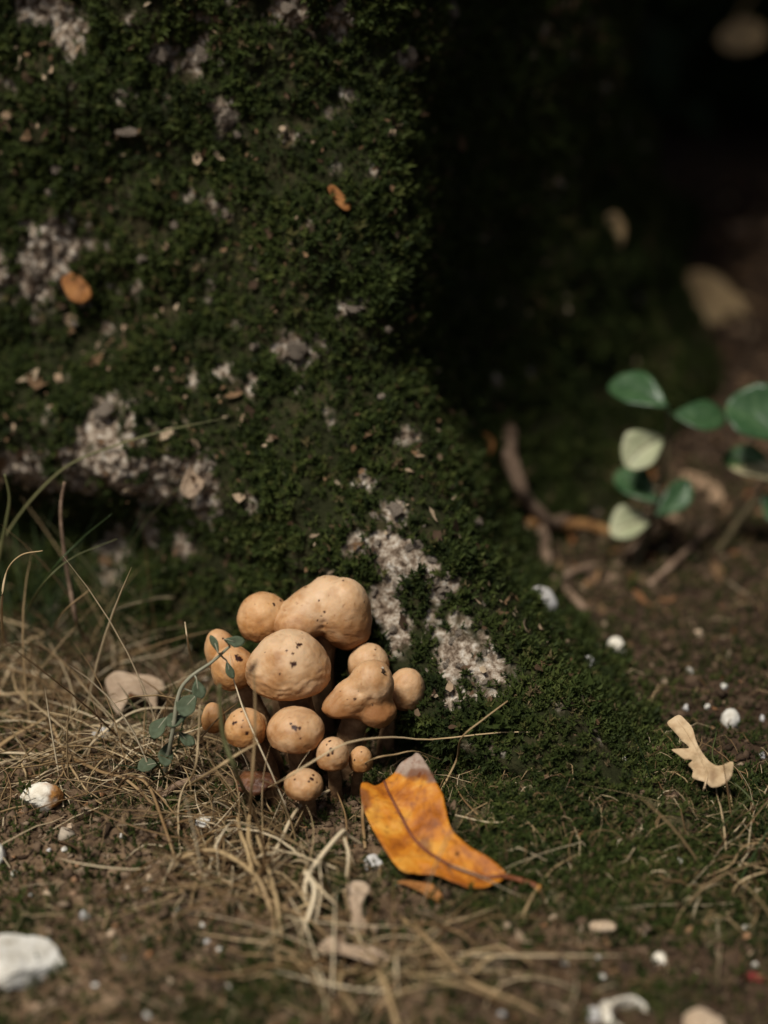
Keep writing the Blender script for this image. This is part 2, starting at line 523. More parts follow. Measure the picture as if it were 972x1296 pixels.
# ------------------------------------------------------------------ scatter helpers
def sample(v, f, density_w, n):
    q = v[f]
    a = np.linalg.norm(np.cross(q[:, 1] - q[:, 0], q[:, 3] - q[:, 0]), axis=1) * density_w
    c = np.cumsum(a)
    k = np.searchsorted(c, rng.random(n) * c[-1])
    u, w_ = rng.random(n), rng.random(n)
    qq = q[k]
    p = (qq[:, 0] * ((1 - u) * (1 - w_))[:, None] + qq[:, 1] * (u * (1 - w_))[:, None] + qq[:, 2] * (u * w_)[:, None] + qq[:, 3] * ((1 - u) * w_)[:, None])
    nn = np.cross(qq[:, 1] - qq[:, 0], qq[:, 3] - qq[:, 0])
    nn /= np.linalg.norm(nn, axis=1)[:, None] + 1e-12
    return p, nn, k


def in_frame(v, pad=60):
    px, py = project(v)
    q = v - np.array(CAM)
    dep = q[:, 1] * CP - q[:, 2] * SP
    return (dep > 0.05) & (px > -pad) & (px < 972 + pad) & (py > -pad) & (py < 1296 + pad)


def frames(n):
    up = np.tile(np.array([0.0, 0.0, 1.0]), (len(n), 1))
    alt = np.abs(n[:, 2]) > 0.95
    up[alt] = (1, 0, 0)
    t = np.cross(up, n)
    t /= np.linalg.norm(t, axis=1)[:, None]
    b = np.cross(n, t)
    return t, b


def moss_shoots(p, n, size, tint, nl=9):
    """moss shoots: each a short stem direction with nl small pointed leaves"""
    N = len(p)
    # lean a little towards the light
    n = n * 0.75 + np.array([0, -0.1, 0.45]) + rng.normal(size=(N, 3)) * 0.22
    n /= np.linalg.norm(n, axis=1)[:, None]
    t, b = frames(n)
    V = np.empty((N, nl, 3, 3))
    a0 = rng.random(N) * 6.28
    for k in range(nl):
        f = (k + 0.5) / nl
        a = a0 + k * 2.4
        out = t * np.cos(a)[:, None] + b * np.sin(a)[:, None]
        side = -t * np.sin(a)[:, None] + b * np.cos(a)[:, None]
        s = size * (0.75 - 0.35 * f) * (0.8 + 0.4 * rng.random(N))
        root = p + n * (size * f * 0.95)[:, None]
        tip = root + out * (s * (0.95 - 0.45 * f))[:, None] + n * (s * (0.15 + 0.75 * f))[:, None]
        wd = (size * 0.13)[:, None]
        V[:, k, 0] = root - side * wd
        V[:, k, 1] = root + side * wd
        V[:, k, 2] = tip
    V = V.reshape(-1, 3)
    F = np.arange(len(V)).reshape(-1, 3)
    return V, F, np.repeat(tint, nl * 3)


def join(parts):
    vs, fs, ts, o = [], [], [], 0
    for v, f, t in parts:
        vs.append(v)
        fs.append(f + o)
        ts.append(t)
        o += len(v)
    return np.concatenate(vs), np.concatenate(fs), np.concatenate(ts)


# moss on the trunk
fc = tv[tf].mean(1)
fn = np.cross(tv[tf[:, 1]] - tv[tf[:, 0]], tv[tf[:, 3]] - tv[tf[:, 0]])
facing = ((fc - np.array(CAM)) * fn).sum(1) < 0
wm = in_frame(fc) * (facing | True) * (1 - sstep(0.25, 0.8, tb[tf].mean(1))) * (fc[:, 2] < 0.42) * (fc[:, 2] > -0.01)
clump = fbm(fc * 45 + 77, 3)
wm = wm * np.clip(0.65 + 1.2 * clump, 0.28, 1.8)
p, n, k = sample(tv, tf, wm, 125000)
big = fbm(p * 12 + 50, 3)
size = 0.0040 * np.exp(rng.normal(size=len(p)) * 0.30) * (1 + 0.35 * np.clip(clump[k], -1, 1))
tint = np.clip(0.42 + 0.22 * big + rng.normal(size=len(p)) * 0.2 + 0.35 * (rng.random(len(p)) < 0.04), 0, 1)
V1 = moss_shoots(p, n, size, tint, 8)
me = np_mesh('trunk_moss', *V1[:2], {'tint': V1[2]})
mo = link_mesh('moss', me, M_MOSS, tree, smooth=False)
mo['kind'] = 'stuff'

# moss on the ground
gfc = gv[gf].mean(1)
fr = in_frame(gfc) & (gfc[:, 1] < 1.0)
gmf = gm[gf].mean(1)
p, n, k = sample(gv, gf, fr * (gmf ** 1.5 * np.clip(0.42 + 1.5 * fbm(gfc * 50 + 12, 3), 0.04, 1.6) + 0.07) * (gfc[:, 1] < 0.35), 44000)
size = 0.0028 * np.exp(rng.normal(size=len(p)) * 0.32)
tint = np.clip(0.42 + 0.25 * fbm(p * 20 + 5, 2) + rng.normal(size=len(p)) * 0.22 + 0.45 * (rng.random(len(p)) < 0.14), 0, 1)
V2 = moss_shoots(p, n, size, tint, 8)
o = link_mesh('ground_moss', np_mesh('ground_moss', *V2[:2], {'tint': V2[2]}), M_MOSS, smooth=False)
tag(o, 'low dark green moss growing over the soil round the root', 'moss', kind='stuff')

# soil crumbs
OCT = np.array([[1, 0, 0], [0, 1, 0], [-1, 0, 0], [0, -1, 0], [0, 0, 1], [0, 0, -1]], dtype=float)
OCF = np.array([[0, 1, 4], [1, 2, 4], [2, 3, 4], [3, 0, 4], [1, 0, 5], [2, 1, 5], [3, 2, 5], [0, 3, 5]])


def lumps(p, size, tint):
    N = len(p)
    a = rng.random(N) * 6.28
    s = size[:, None] * (0.6 + 0.8 * rng.random((N, 3))) * np.array([1, 1, 0.7])
    v = OCT[None] * s[:, None, :] * (0.75 + 0.5 * rng.random((N, 6, 1)))
    tiltx = rng.normal(size=N) * 0.5
    c, s_ = np.cos(tiltx)[:, None], np.sin(tiltx)[:, None]
    v = np.stack([v[..., 0], v[..., 1] * c - v[..., 2] * s_, v[..., 1] * s_ + v[..., 2] * c], -1)
    c, s_ = np.cos(a)[:, None], np.sin(a)[:, None]
    v = np.stack([v[..., 0] * c - v[..., 1] * s_, v[..., 0] * s_ + v[..., 1] * c, v[..., 2]], -1) + p[:, None, :]
    F = (OCF[None] + (np.arange(N) * 6)[:, None, None]).reshape(-1, 3)
    return v.reshape(-1, 3), F, np.repeat(tint, 6)


wgt = fr * (1 - 0.75 * gmf)
p, n, k = sample(gv, gf, wgt, 62000)
size = 0.0011 * np.exp(rng.normal(size=len(p)) * 0.5)
size = np.clip(size, 0, 0.0042) * (1 + 0.5 * sstep(0.05, 0.3, p[:, 1]))
tint = np.clip(rng.beta(2, 2.6, size=len(p)) * (1 - 0.55 * right_shade(p) * (rng.random(len(p)) < 0.93)), 0, 1)  # crumbs on the right darkened too, following the painted shade
o = link_mesh('soil_crumbs', np_mesh('soil_crumbs', *(lambda q: q[:2])(lumps(p + n * (size * 0.3)[:, None], size, tint)),
              {'tint': np.repeat(tint, 6)}), M_CRUMB, smooth=False)
tag(o, 'loose crumbs of brown soil and grit strewn over the ground', 'soil', kind='stuff')


# leaf fragments
def flakes(p, n, length, width, tint, lift=0.3):
    N = len(p)
    n = n + rng.normal(size=(N, 3)) * lift
    n /= np.linalg.norm(n, axis=1)[:, None]
    t, b = frames(n)
    a = rng.random(N) * 6.28
    d = t * np.cos(a)[:, None] + b * np.sin(a)[:, None]
    e = np.cross(n, d)
    L, W = length[:, None], width[:, None]
    bend = (rng.random(N) * 0.5 - 0.1)[:, None] * L
    P = [p - d * L * .5, p - d * L * .15 + e * W * .5, p + d * L * .2 + e * W * .4 * rng.random((N, 1)), p + d * L * .5, p + d * L * .15 - e * W * .5 * (.4 + .6 * rng.random((N, 1))), p - d * L * .25 - e * W * .35]
    up = [0.6, 0.1, 0.1, 0.9, 0.0, 0.15]
    V = np.stack([q + n * (bend * u + 0.0006) for q, u in zip(P, up)], 1)
    F = np.array([[0, 1, 5], [1, 4, 5], [1, 2, 4], [2, 3, 4]])
    F = (F[None] + (np.arange(N) * 6)[:, None, None]).reshape(-1, 3)
    return V.reshape(-1, 3), F, np.repeat(tint, 6)


p, n, k = sample(gv, gf, fr * (1 + 0.5 * gmf) * (0.5 + 1.2 * sstep(0.05, 0.3, gfc[:, 1])), 13000)
L = 0.0045 * np.exp(rng.normal(size=len(p)) * 0.45) * (1 + 1.3 * sstep(0.05, 0.35, p[:, 1]))
q1 = flakes(p, n, L, L * (0.25 + 0.6 * rng.random(len(p))), rng.random(len(p)) ** (1.3 + 0.9 * right_shade(p)))  # litter tones also drop towards the right with the painted shade
o = link_mesh('leaf_litter', np_mesh('leaf_litter', *q1[:2], {'tint': q1[2]}), M_LITTER, smooth=False)
tag(o, 'small broken bits of brown leaf and bark strewn over the soil', 'leaf litter', kind='stuff')
wt2 = in_frame(fc) * (fc[:, 2] < 0.42)
p, n, k = sample(tv, tf, wt2 * np.clip(0.4 + 1.5 * fbm(fc * 14 + 9, 2), 0.1, 2), 5000)
L = 0.0034 * np.exp(rng.normal(size=len(p)) * 0.5)
q2 = flakes(p + n * 0.003, n, L, L * (0.25 + 0.6 * rng.random(len(p))), np.where(rng.random(len(p)) < 0.3, 0.95 + 0.05 * rng.random(len(p)), 0.62 * rng.random(len(p))))
o = link_mesh('debris', np_mesh('debris', *q2[:2], {'tint': q2[2]}), M_LITTER, tree, smooth=False)
o['kind'] = 'stuff'


# ------------------------------------------------------------------ tubes and blades
def crom(P, n):
    P = np.asarray(P, dtype=float)
    Q = np.vstack([2 * P[0] - P[1], P, 2 * P[-1] - P[-2]])
    m = len(P) - 1
    out = []
    for t in np.linspace(0, m, n):
        i = min(int(t), m - 1)
        f = t - i
        p0, p1, p2, p3 = Q[i], Q[i + 1], Q[i + 2], Q[i + 3]
        out.append(0.5 * ((2 * p1) + (-p0 + p2) * f + (2 * p0 - 5 * p1 + 4 * p2 - p3) * f * f + (-p0 + 3 * p1 - 3 * p2 + p3) * f ** 3))
    return np.array(out)


def tube(P, rad, sides=6, flat=1.0, n=None, jit=0.0):
    """closed tube along P, radius array, optional flattening"""
    P = crom(P, n) if n else np.asarray(P, dtype=float)
    m = len(P)
    rad = np.interp(np.linspace(0, 1, m), np.linspace(0, 1, len(rad)), rad)
    T = np.gradient(P, axis=0)
    T /= np.linalg.norm(T, axis=1)[:, None] + 1e-12
    ref = np.array([0.0, 0.0, 1.0]) if abs(T[:, 2]).mean() < 0.8 else np.array([0.0, 1.0, 0.0])
    s = np.cross(T, ref)
    s /= np.linalg.norm(s, axis=1)[:, None] + 1e-12
    u = np.cross(s, T)
    a = np.arange(sides) / sides * 2 * math.pi
    V = P[:, None] + rad[:, None, None] * (np.cos(a)[None, :, None] * s[:, None] + flat * np.sin(a)[None, :, None] * u[:, None])
    if jit: V = V + (fbm(V.reshape(-1, 3) * (0.5 / max(rad.max(), 1e-4)), 2).reshape(m, sides, 1)) * jit * (V - P[:, None])
    V = V.reshape(-1, 3)
    F = []
    for i in range(m - 1):
        for j in range(sides):
            k = (j + 1) % sides
            F.append((i * sides + j, i * sides + k, (i + 1) * sides + k, (i + 1) * sides + j))
    V = np.vstack([V, P[0], P[-1]])
    c0, c1 = len(V) - 2, len(V) - 1
    for j in range(sides):
        k = (j + 1) % sides
        F.append((c0, k, j, j))
        F.append((c1, (m - 1) * sides + j, (m - 1) * sides + k, (m - 1) * sides + k))
    return V, F


def mesh_vf(name, V, F, attrs=None):
    me = bpy.data.meshes.new(name)
    F = [tuple(dict.fromkeys(f)) for f in F]
    me.from_pydata([tuple(map(float, q)) for q in V], [], F)
    me.update()
    for an, av in (attrs or {}).items():
        a = me.attributes.new(an, 'FLOAT', 'POINT')
        a.data.foreach_set('value', np.ascontiguousarray(av, dtype=np.float32))
    return me


def tube_obj(name, P, rad, mat, parent=None, sides=6, flat=1.0, n=14, jit=0.0, tint=0.6):
    V, F = tube(P, rad, sides, flat, n, jit)
    return link_mesh(name, mesh_vf(name, V, F, {'tint': np.full(len(V), tint)}), mat, parent)


def blades(P0, H, bearing, droop, width, tint, seg=7, curl=None):
    """many thin grass blades as 3-sided strips; all arrays"""
    N = len(P0)
    s = np.linspace(0, 1, seg)
    dirv = np.stack([np.cos(bearing), np.sin(bearing), np.zeros(N)], 1)
    el0 = droop[:, 0]
    el1 = droop[:, 1]
    pos = np.zeros((N, seg, 3))
    pos[:, 0] = P0
    cb = curl if curl is not None else np.zeros(N)
    for i in range(1, seg):
        el = el0 + (el1 - el0) * s[i]
        be = bearing + cb * s[i]
        dv = np.stack([np.cos(be) * np.cos(el), np.sin(be) * np.cos(el), np.sin(el)], 1)
        pos[:, i] = pos[:, i - 1] + dv * (H / (seg - 1))[:, None]
    # keep above the ground
    g = ground_z(pos[..., 0].ravel(), pos[..., 1].ravel()).reshape(N, seg)
    lay = 0.0012 + 0.006 * rng.random(N)[:, None] * np.sin(s * 3.1)[None]
    pos[..., 2] = np.maximum(pos[..., 2], g + lay)
    hit = ((((pos[..., 0] - 0.022) / 0.055) ** 2 + ((pos[..., 1] + 0.035) / 0.055) ** 2) < 1).any(1) | ((((pos[..., 0] + 0.03) / 0.036) ** 2 + ((pos[..., 1] - 0.012) / 0.034) ** 2) < 1).any(1)
    hit |= (((pos[..., 0] - LL[0]) ** 2 + (pos[..., 1] - LL[1]) ** 2) < 0.019 ** 2).any(1)
    if len(P0) > 1000: hit[:] = False
    keep_ = ~hit
    pos, width, tint, N = pos[keep_], width[keep_], tint[keep_], int(keep_.sum())
    T = np.gradient(pos, axis=1)
    T /= np.linalg.norm(T, axis=2)[..., None] + 1e-9
    rv = rng.normal(size=(N, 1, 3))
    sd_ = np.cross(T, rv)
    sd_ /= np.linalg.norm(sd_, axis=2)[..., None] + 1e-9
    up = np.cross(sd_, T)
    wv = (width[:, None] * np.interp(s, [0, .15, .7, 1], [.8, 1, .8, .12])[None])[..., None]
    V = np.stack([pos - sd_ * wv * .5, pos + up * wv * .28, pos + sd_ * wv * .5], 2)
    V = V.reshape(-1, 3)
    F = []
    for i in range(seg - 1):
        for j in range(3):
            k = (j + 1) % 3
            F.append((i * 3 + j, i * 3 + k, (i + 1) * 3 + k, (i + 1) * 3 + j))
    F = np.array(F)
    F = (F[None] + (np.arange(N) * seg * 3)[:, None, None]).reshape(-1, 4)
    return V, F, np.repeat(tint, seg * 3)


def px_ground(cx, cy, sx, sy, n):
    """n ground points spread round the spot seen at (cx,cy)"""
    out = []
    while len(out) < n:
        a, b_ = random.gauss(cx, sx), random.gauss(cy, sy)
        d = ray(a, b_)
        if d.z > -0.05: continue
        t = -CAM.z / d.z
        q = CAM + d * t
        out.append((q.x, q.y, gz1(q.x, q.y)))
    return np.array(out)


LL = surf(170, 893)[0]
parts = []
for (cx, cy, sx, sy, n_, ln, wid, flatp) in [
        (100, 905, 80, 32, 210, .050, .0010, .8), (60, 855, 60, 28, 90, .055, .0009, .55), (190, 950, 65, 28, 110, .045, .0010, .75),
        (330, 1050, 50, 26, 130, .036, .0009, .7), (280, 1095, 50, 30, 70, .038, .0011, .7), (420, 1060, 40, 26, 60, .032, .0008, .7),
        (345, 1120, 50, 28, 70, .036, .0012, .7), (230, 985, 60, 30, 90, .03, .0006, .8), (470, 1210, 60, 40, 60, .045, .0013, .8), (620, 1030, 60, 30, 30, .035, .0007, .8),
        (930, 1090, 40, 35, 40, .04, .0009, .6), (560, 1230, 90, 40, 45, .04, .0011, .9), (120, 990, 80, 25, 70, .045, .0009, .85), (240, 800, 50, 20, 60, .05, .0008, .4)]:
    p0 = px_ground(cx, cy, sx, sy, n_)
    H = ln * np.exp(rng.normal(size=n_) * 0.4)
    flat_ = rng.random(n_) < flatp
    e0 = np.where(flat_, rng.random(n_) * 0.5, 0.7 + rng.random(n_) * 0.8)
    e1 = np.where(flat_, -0.2 + rng.random(n_) * 0.5, e0 - rng.random(n_) * 1.3)
    parts.append(blades(p0, H, rng.random(n_) * 6.28, np.stack([e0, e1], 1), wid * (0.6 + 0.8 * rng.random(n_)), np.clip(rng.beta(1.2, 1.0, n_), 0, 1), curl=rng.normal(size=n_) * 0.9))
fq, fn_q, _k = sample(gv, gf, fr * (gfc[:, 1] < 0.3) * (0.25 + gmf), 2600)
n_ = len(fq)
parts.append(blades(fq, 0.010 * np.exp(rng.normal(size=n_) * 0.5), rng.random(n_) * 6.28, np.stack([rng.random(n_) * 0.7, rng.random(n_) * 0.5 - 0.2], 1), 0.00045 * (0.6 + rng.random(n_)), rng.random(n_) ** 1.5, seg=4, curl=rng.normal(size=n_) * 1.0))
dg = join(parts)
o = link_mesh('dry_grass', np_mesh('dry_grass', *dg[:2], {'tint': dg[2]}), M_STRAW, smooth=False)
tag(o, 'tangle of dry straw-coloured grass lying in front of the trunk and mushrooms', 'dry grass', kind='stuff')

parts = []
for (cx, cy, sx, sy, n_, ln) in [(60, 830, 60, 30, 70, .075), (190, 810, 60, 25, 60, .06), (240, 960, 60, 40, 40, .03), (300, 1230, 200, 40, 60, .02), (930, 1090, 40, 40, 16, .04), (500, 1180, 120, 40, 30, .015)]:
    p0 = px_ground(cx, cy, sx, sy, n_)
    e0 = 0.8 + rng.random(n_) * 0.7
    parts.append(blades(p0, ln * np.exp(rng.normal(size=n_) * 0.35), rng.random(n_) * 6.28, np.stack([e0, e0 - 0.2 - rng.random(n_) * 0.9], 1),
                        0.0008 * (0.7 + 0.6 * rng.random(n_)), rng.random(n_) ** 1.4, seg=9, curl=rng.normal(size=n_) * 0.4))
dg = join(parts)
o = link_mesh('green_grass', np_mesh('green_grass', *dg[:2], {'tint': dg[2]}), M_GRASS, smooth=False)
tag(o, 'thin dark green grass blades standing among the dry straw', 'grass', kind='stuff')


# ------------------------------------------------------------------ mushrooms
ZS = 0.35


def zpt(zx, zy):                       # coordinates measured on a 2.86x enlargement of the cluster
    return 230 + zx * ZS, 710 + zy * ZS


def make_mushroom(c, Y, comps, label, spots=(), mat=None, seed=0, tilt=(0, 0), base=None, stem_r=None, lump=0.03, dents=(), pale=0.35, rimk=0.8, wrinkle=0.0, group=None, kmax=14.0):
    """c: centre on the enlargement, comps: ((dx,dy on the enlargement), depth offset, hw, hh, depth radius factor)"""
    px, py = zpt(*c)
    C = at_y(px, py + (2.0 if len(comps) < 3 else 0), Y)
    dist = (C - CAM).length
    mpp = ZS * dist / FPX * 0.985
    el = PITCH + math.atan((py - 648) / FPX)
    ce, se = math.cos(el), math.sin(el)
    ell = []
    for (dx, dy), dyo, hw, hh, dep in comps:
        a = hw * mpp
        b = a * dep
        h = hh * mpp * 1.05
        cz = math.sqrt(max(h * h - (b * se) ** 2, (0.45 * h) ** 2)) / ce
        # image offset dy (down) -> vertical shift
        off = np.array([dx * mpp, dyo, -dy * mpp / ce - dyo * math.tan(el) * 0])
        ell.append((off, np.array([a, b, cz])))
    nu, nv = 144, 96
    u = np.arange(nu) / nu * 2 * math.pi
    v = np.linspace(0, math.pi, nv)
    uu, vv = np.meshgrid(u, v)
    D = np.stack([np.sin(vv) * np.cos(uu), np.sin(vv) * np.sin(uu), np.cos(vv)], -1).reshape(-1, 3)
    tm = max(float(np.linalg.norm(off) + rad.max()) for off, rad in ell) * 1.25
    tgrid = np.linspace(0, tm, 90)
    kk = kmax * mpp                              # blend width
    prev = None
    r = np.full(len(D), tm * 0.02)
    for tcur in tgrid:
        Q = D * tcur
        acc = 0
        for off, rad in ell:
            f_ = (np.sqrt((((Q - off) / rad) ** 2).sum(1)) - 1) * rad.min()
            acc = acc + np.exp(-f_ / kk)
        fv = -kk * np.log(acc)
        if prev is not None:
            cr = (prev < 0) & (fv >= 0)
            r[cr] = (tcur - (tgrid[1] - tgrid[0]) * (fv / (fv - prev + 1e-15)))[cr]
        prev = fv
    r = r * (1 + lump * fbm(D * 1.5 + seed * 3.1, 2) + 0.010 * fbm(D * 4.5 + seed, 2) - 0.016 * np.exp(-(fbm(D * 2.6 + seed * 1.7, 2) / 0.07) ** 2) * (0.4 + 0.6 * sstep(0.5, -0.2, D[:, 2])) + 0.0022 * fbm(D * 16 + seed, 3))
    for (dd, wd, dp) in dents:
        dd = np.array(dd, dtype=float)
        dd /= np.linalg.norm(dd)
        ang = np.arccos(np.clip(D @ dd, -1, 1))
        r = r * (1 - dp * np.exp(-(ang / wd) ** 2))
    if wrinkle:
        r = r * (1 + wrinkle * np.sin((D[:, 2] + 0.25 * fbm(D * 2 + seed, 2)) * 26) * sstep(0.35, 0.1, D[:, 2]) * sstep(-0.5, -0.2, D[:, 2]))
    P = D * r[:, None]
    # cap shape: full above, tucked in below the rim with a hollow underside
    zmin = P[:, 2].min()
    low = P[:, 2] < 0.25 * zmin
    zl = 0.25 * zmin
    edge_w = sstep(0.15 * zmin, 0.45 * zmin, P[:, 2]) * sstep(0.95 * zmin, 0.5 * zmin, P[:, 2])
    P[:, :2] *= (1 + 0.035 * edge_w * (1 + 0.8 * fbm(D * 3 + seed + 9, 2)))[:, None]
    P[low, 2] = zl + (P[low, 2] - zl) * (0.60 if len(ell) < 3 else 0.85)
    under = sstep(2.5, 2.9, vv.ravel())
    P[:, 2] += under * abs(zmin) * 0.35
    # tilt about the centre
    Rm = np.array(Matrix.Rotation(tilt[0], 3, 'X') @ Matrix.Rotation(tilt[1], 3, 'Y'))
    P = P @ Rm.T
    W = P + np.array(C)
    F = []
    ii, jj = np.meshgrid(np.arange(nu), np.arange(nv - 1))
    ii, jj = ii.ravel(), jj.ravel()
    i2 = (ii + 1) % nu
    F = np.stack([(jj + 1) * nu + ii, (jj + 1) * nu + i2, jj * nu + i2, jj * nu + ii], 1)
    # skin spots and specks, plus painted top highlight and shading deepening the orange rim
    sp = np.zeros(len(W))
    X, Yp = project(W)
    tocam = np.array(CAM) - W
    front = ((P) * tocam).sum(1) > 0
    ns = fbm(W * 700, 2)
    for (sx, sy, sz) in spots:
        qx, qy = zpt(sx, sy)
        dd = np.where(front, np.hypot(X - qx, Yp - qy), 1e9)
        q = W[dd.argmin()]
        dist_ = np.linalg.norm(W - q, axis=1) / (sz * mpp * 0.5)
        sp = np.maximum(sp, sstep(1.25, 0.75, dist_ + 0.75 * ns))
    vr = vv.ravel()
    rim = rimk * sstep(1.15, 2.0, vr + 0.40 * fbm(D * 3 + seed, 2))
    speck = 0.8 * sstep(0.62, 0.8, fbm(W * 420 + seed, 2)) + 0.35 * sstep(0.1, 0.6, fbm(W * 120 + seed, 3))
    pl = pale * sstep(1.5, 0.2, vr + 0.7 * fbm(D * 2.2 + seed, 3))  # paler towards the top, a soft highlight put into the cap colour
    bx, by = (base if base else (C.x, C.y))
    bz = gz1(bx, by) - 0.004
    root = empty('mushroom', (bx, by, bz))
    tag(root, label, 'mushroom', group)
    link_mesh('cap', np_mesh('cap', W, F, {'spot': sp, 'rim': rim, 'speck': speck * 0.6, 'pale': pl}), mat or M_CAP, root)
    sr = stem_r or 0.42 * min(e[1][0] for e in ell[:1])
    top = np.array(C) + np.array([0, 0, 0.1 * zmin])
    bb = np.array([bx, by, bz])
    mid = (top + bb) / 2 + np.array([(bb[0] - top[0]) * 0.25, (bb[1] - top[1]) * 0.25, 0])
    Vs, Fs = tube([bb, mid, top], [sr * 1.15, sr, sr * 0.95], 18, 1.0, 16, 0.10)
    link_mesh('stem', mesh_vf('stem', Vs, Fs), M_STEM, root)
    return root, W


BX, BY = -0.036, 0.012
mush = {}


def mm(key, c, Y, comps, label, **kw):
    kw.setdefault('seed', len(mush) + 1)
    mush[key] = make_mushroom(c, Y, comps, label, **kw)


mm('bilobed', (525, 210), 0.040, [((68, -10), 0, 98, 132, 1.0), ((-106, 2), -0.001, 106, 76, 0.95), ((-44, -26), 0.003, 100, 84, 0.95), ((10, -58), 0.006, 84, 76, 0.95)],
   'largest mushroom of the cluster, topmost, its tan cap split into two lobes by a crease', spots=[(517, 185, 8), (505, 200, 6), (490, 215, 7), (498, 140, 8), (660, 150, 8), (585, 70, 9), (450, 95, 9), (525, 225, 5)],
   seed=2, base=(-0.030, 0.045), dents=[((-0.22, -1, 0.05), 0.13, 0.10), ((-0.10, -1, 0.38), 0.11, 0.05)], pale=0.75, kmax=8)
mm('backleft', (297, 205), 0.043, [((0, 0), 0, 98, 96, 1.0)], 'ochre mushroom tucked behind the left lobe of the two-lobed cap', spots=[(333, 155, 13), (357, 143, 10), (365, 115, 10), (383, 118, 8)],
   mat=M_CAP2, seed=5, base=(-0.048, 0.046), tilt=(0.1, -0.2))
mm('middle', (386, 385), 0.010, [((0, 8), 0, 154, 122, 0.95), ((5, -40), 0, 118, 96, 0.95)], 'big round pale tan mushroom with wrinkled lower rim, just below the two-lobed cap',
   spots=[(427, 303, 17), (420, 312, 10), (405, 372, 18), (400, 382, 10), (380, 325, 8), (402, 335, 8), (355, 406, 9), (435, 260, 6), (300, 330, 5)], seed=9, base=(-0.038, 0.015), wrinkle=0.010, pale=0.8, rimk=0.45)
mm('leftfar', (148, 330), 0.034, [((0, 0), 0, 62, 88, 1.0)], 'small ochre mushroom half hidden behind the grey-green herb sprig', spots=[(150, 282, 8)], mat=M_CAP2, seed=13, base=(-0.058, 0.035), tilt=(0, -0.25))
mm('leftmid', (188, 388), 0.020, [((0, 0), 0, 82, 86, 1.0)], 'ochre mushroom with a dark blotch on top, left beside the big round cap', spots=[(210, 352, 26), (198, 345, 14), (240, 312, 16), (225, 306, 10)], mat=M_CAP2, seed=17, base=(-0.054, 0.022), tilt=(0.1, -0.2))
mm('peek', (676, 372), 0.030, [((0, 0), 0, 76, 77, 1.0)], 'tan mushroom peeping out behind the knobbly lobed cap', spots=[(700, 320, 8)], seed=21, base=(-0.012, 0.034))
mm('right', (808, 468), 0.020, [((0, 0), 0, 70, 84, 1.0)], 'smooth oval tan mushroom beside the mossy root, at the outer right edge of the cluster', seed=24, base=(0.000, 0.022), tilt=(0, 0.25), pale=0.3)
mm('lobed', (660, 470), 0.002, [((28, -26), 0, 82, 84, 0.95), ((-92, 44), -0.003, 62, 50, 1.0), ((-44, 8), -0.002, 70, 60, 1.0), ((44, 66), -0.003, 68, 68, 1.0), ((-24, 48), -0.001, 60, 46, 1.0)],
   'knobbly mushroom with a lumpy three-lobed tan cap and a crumb stuck on top', spots=[(627, 500, 9), (600, 500, 5), (573, 470, 5), (640, 470, 4), (690, 520, 5)], seed=27, base=(-0.018, 0.006), kmax=10, lump=0.045, stem_r=0.0062,
   dents=[((-0.25, -1, 0.45), 0.18, 0.05), ((0.3, -1, 0.1), 0.15, 0.05)], pale=0.25, rimk=0.75)
mm('centre', (413, 610), -0.012, [((0, 0), 0, 105, 87, 1.0)], 'round tan mushroom with dark cross-shaped mark, standing under the big round cap', spots=[(402, 598, 16), (412, 605, 14), (427, 606, 14), (395, 590, 9), (428, 640, 9)], seed=31, base=(-0.037, -0.004), pale=0.35)
mm('lowleft', (230, 605), -0.012, [((0, 0), 0, 76, 78, 1.0)], 'spotted ochre mushroom with many dark flecks, left of the cap with the cross mark', spots=[(185, 587, 15), (196, 583, 9), (215, 545, 9), (222, 577, 10), (236, 622, 13), (190, 560, 6), (247, 600, 7), (215, 600, 6)], mat=M_CAP2, seed=34, base=(-0.051, -0.004))
mm('lowleft2', (272, 605), 0.002, [((0, 0), 0, 44, 62, 1.0)], 'narrow ochre mushroom pressed behind the spotted ochre one', mat=M_CAP2, seed=36, base=(-0.048, 0.006))
mm('leftedge', (115, 570), 0.006, [((0, 0), 0, 44, 60, 1.0)], 'small orange-tan mushroom standing at the grass edge below the herb sprig', mat=M_CAP2, seed=38, base=(-0.058, 0.008))
mm('small', (546, 700), -0.020, [((0, 0), 0, 60, 67, 1.0)], 'small tan mushroom with a dark scab on top, beneath the knobbly cap', spots=[(540, 685, 16), (545, 695, 10), (535, 650, 12), (525, 663, 8), (530, 702, 12)], seed=41, base=(-0.022, -0.014))
mm('tiny', (648, 718), -0.016, [((0, 0), 0, 44, 52, 1.0)], 'smallest tan mushroom button, nearest to the orange leaf', spots=[(625, 720, 7), (650, 690, 6), (665, 735, 5)], mat=M_CAP2, seed=44, base=(-0.013, -0.012))
mm('front', (441, 806), -0.030, [((0, 0), 0, 73, 60, 1.0)], 'low tan mushroom button sitting right on the soil in front of the cluster', spots=[(470, 787, 14), (476, 775, 9), (460, 797, 8), (410, 790, 7), (490, 800, 6)], seed=47, base=(-0.034, -0.026))
mm('dried', (268, 795), -0.016, [((0, 0), 0, 74, 44, 0.9)], 'shrivelled dark brown mushroom rotting in the straw', mat=M_CAP3, seed=50, base=(-0.048, -0.014), lump=0.22, rimk=0.0, pale=0.0)
SPIN = []

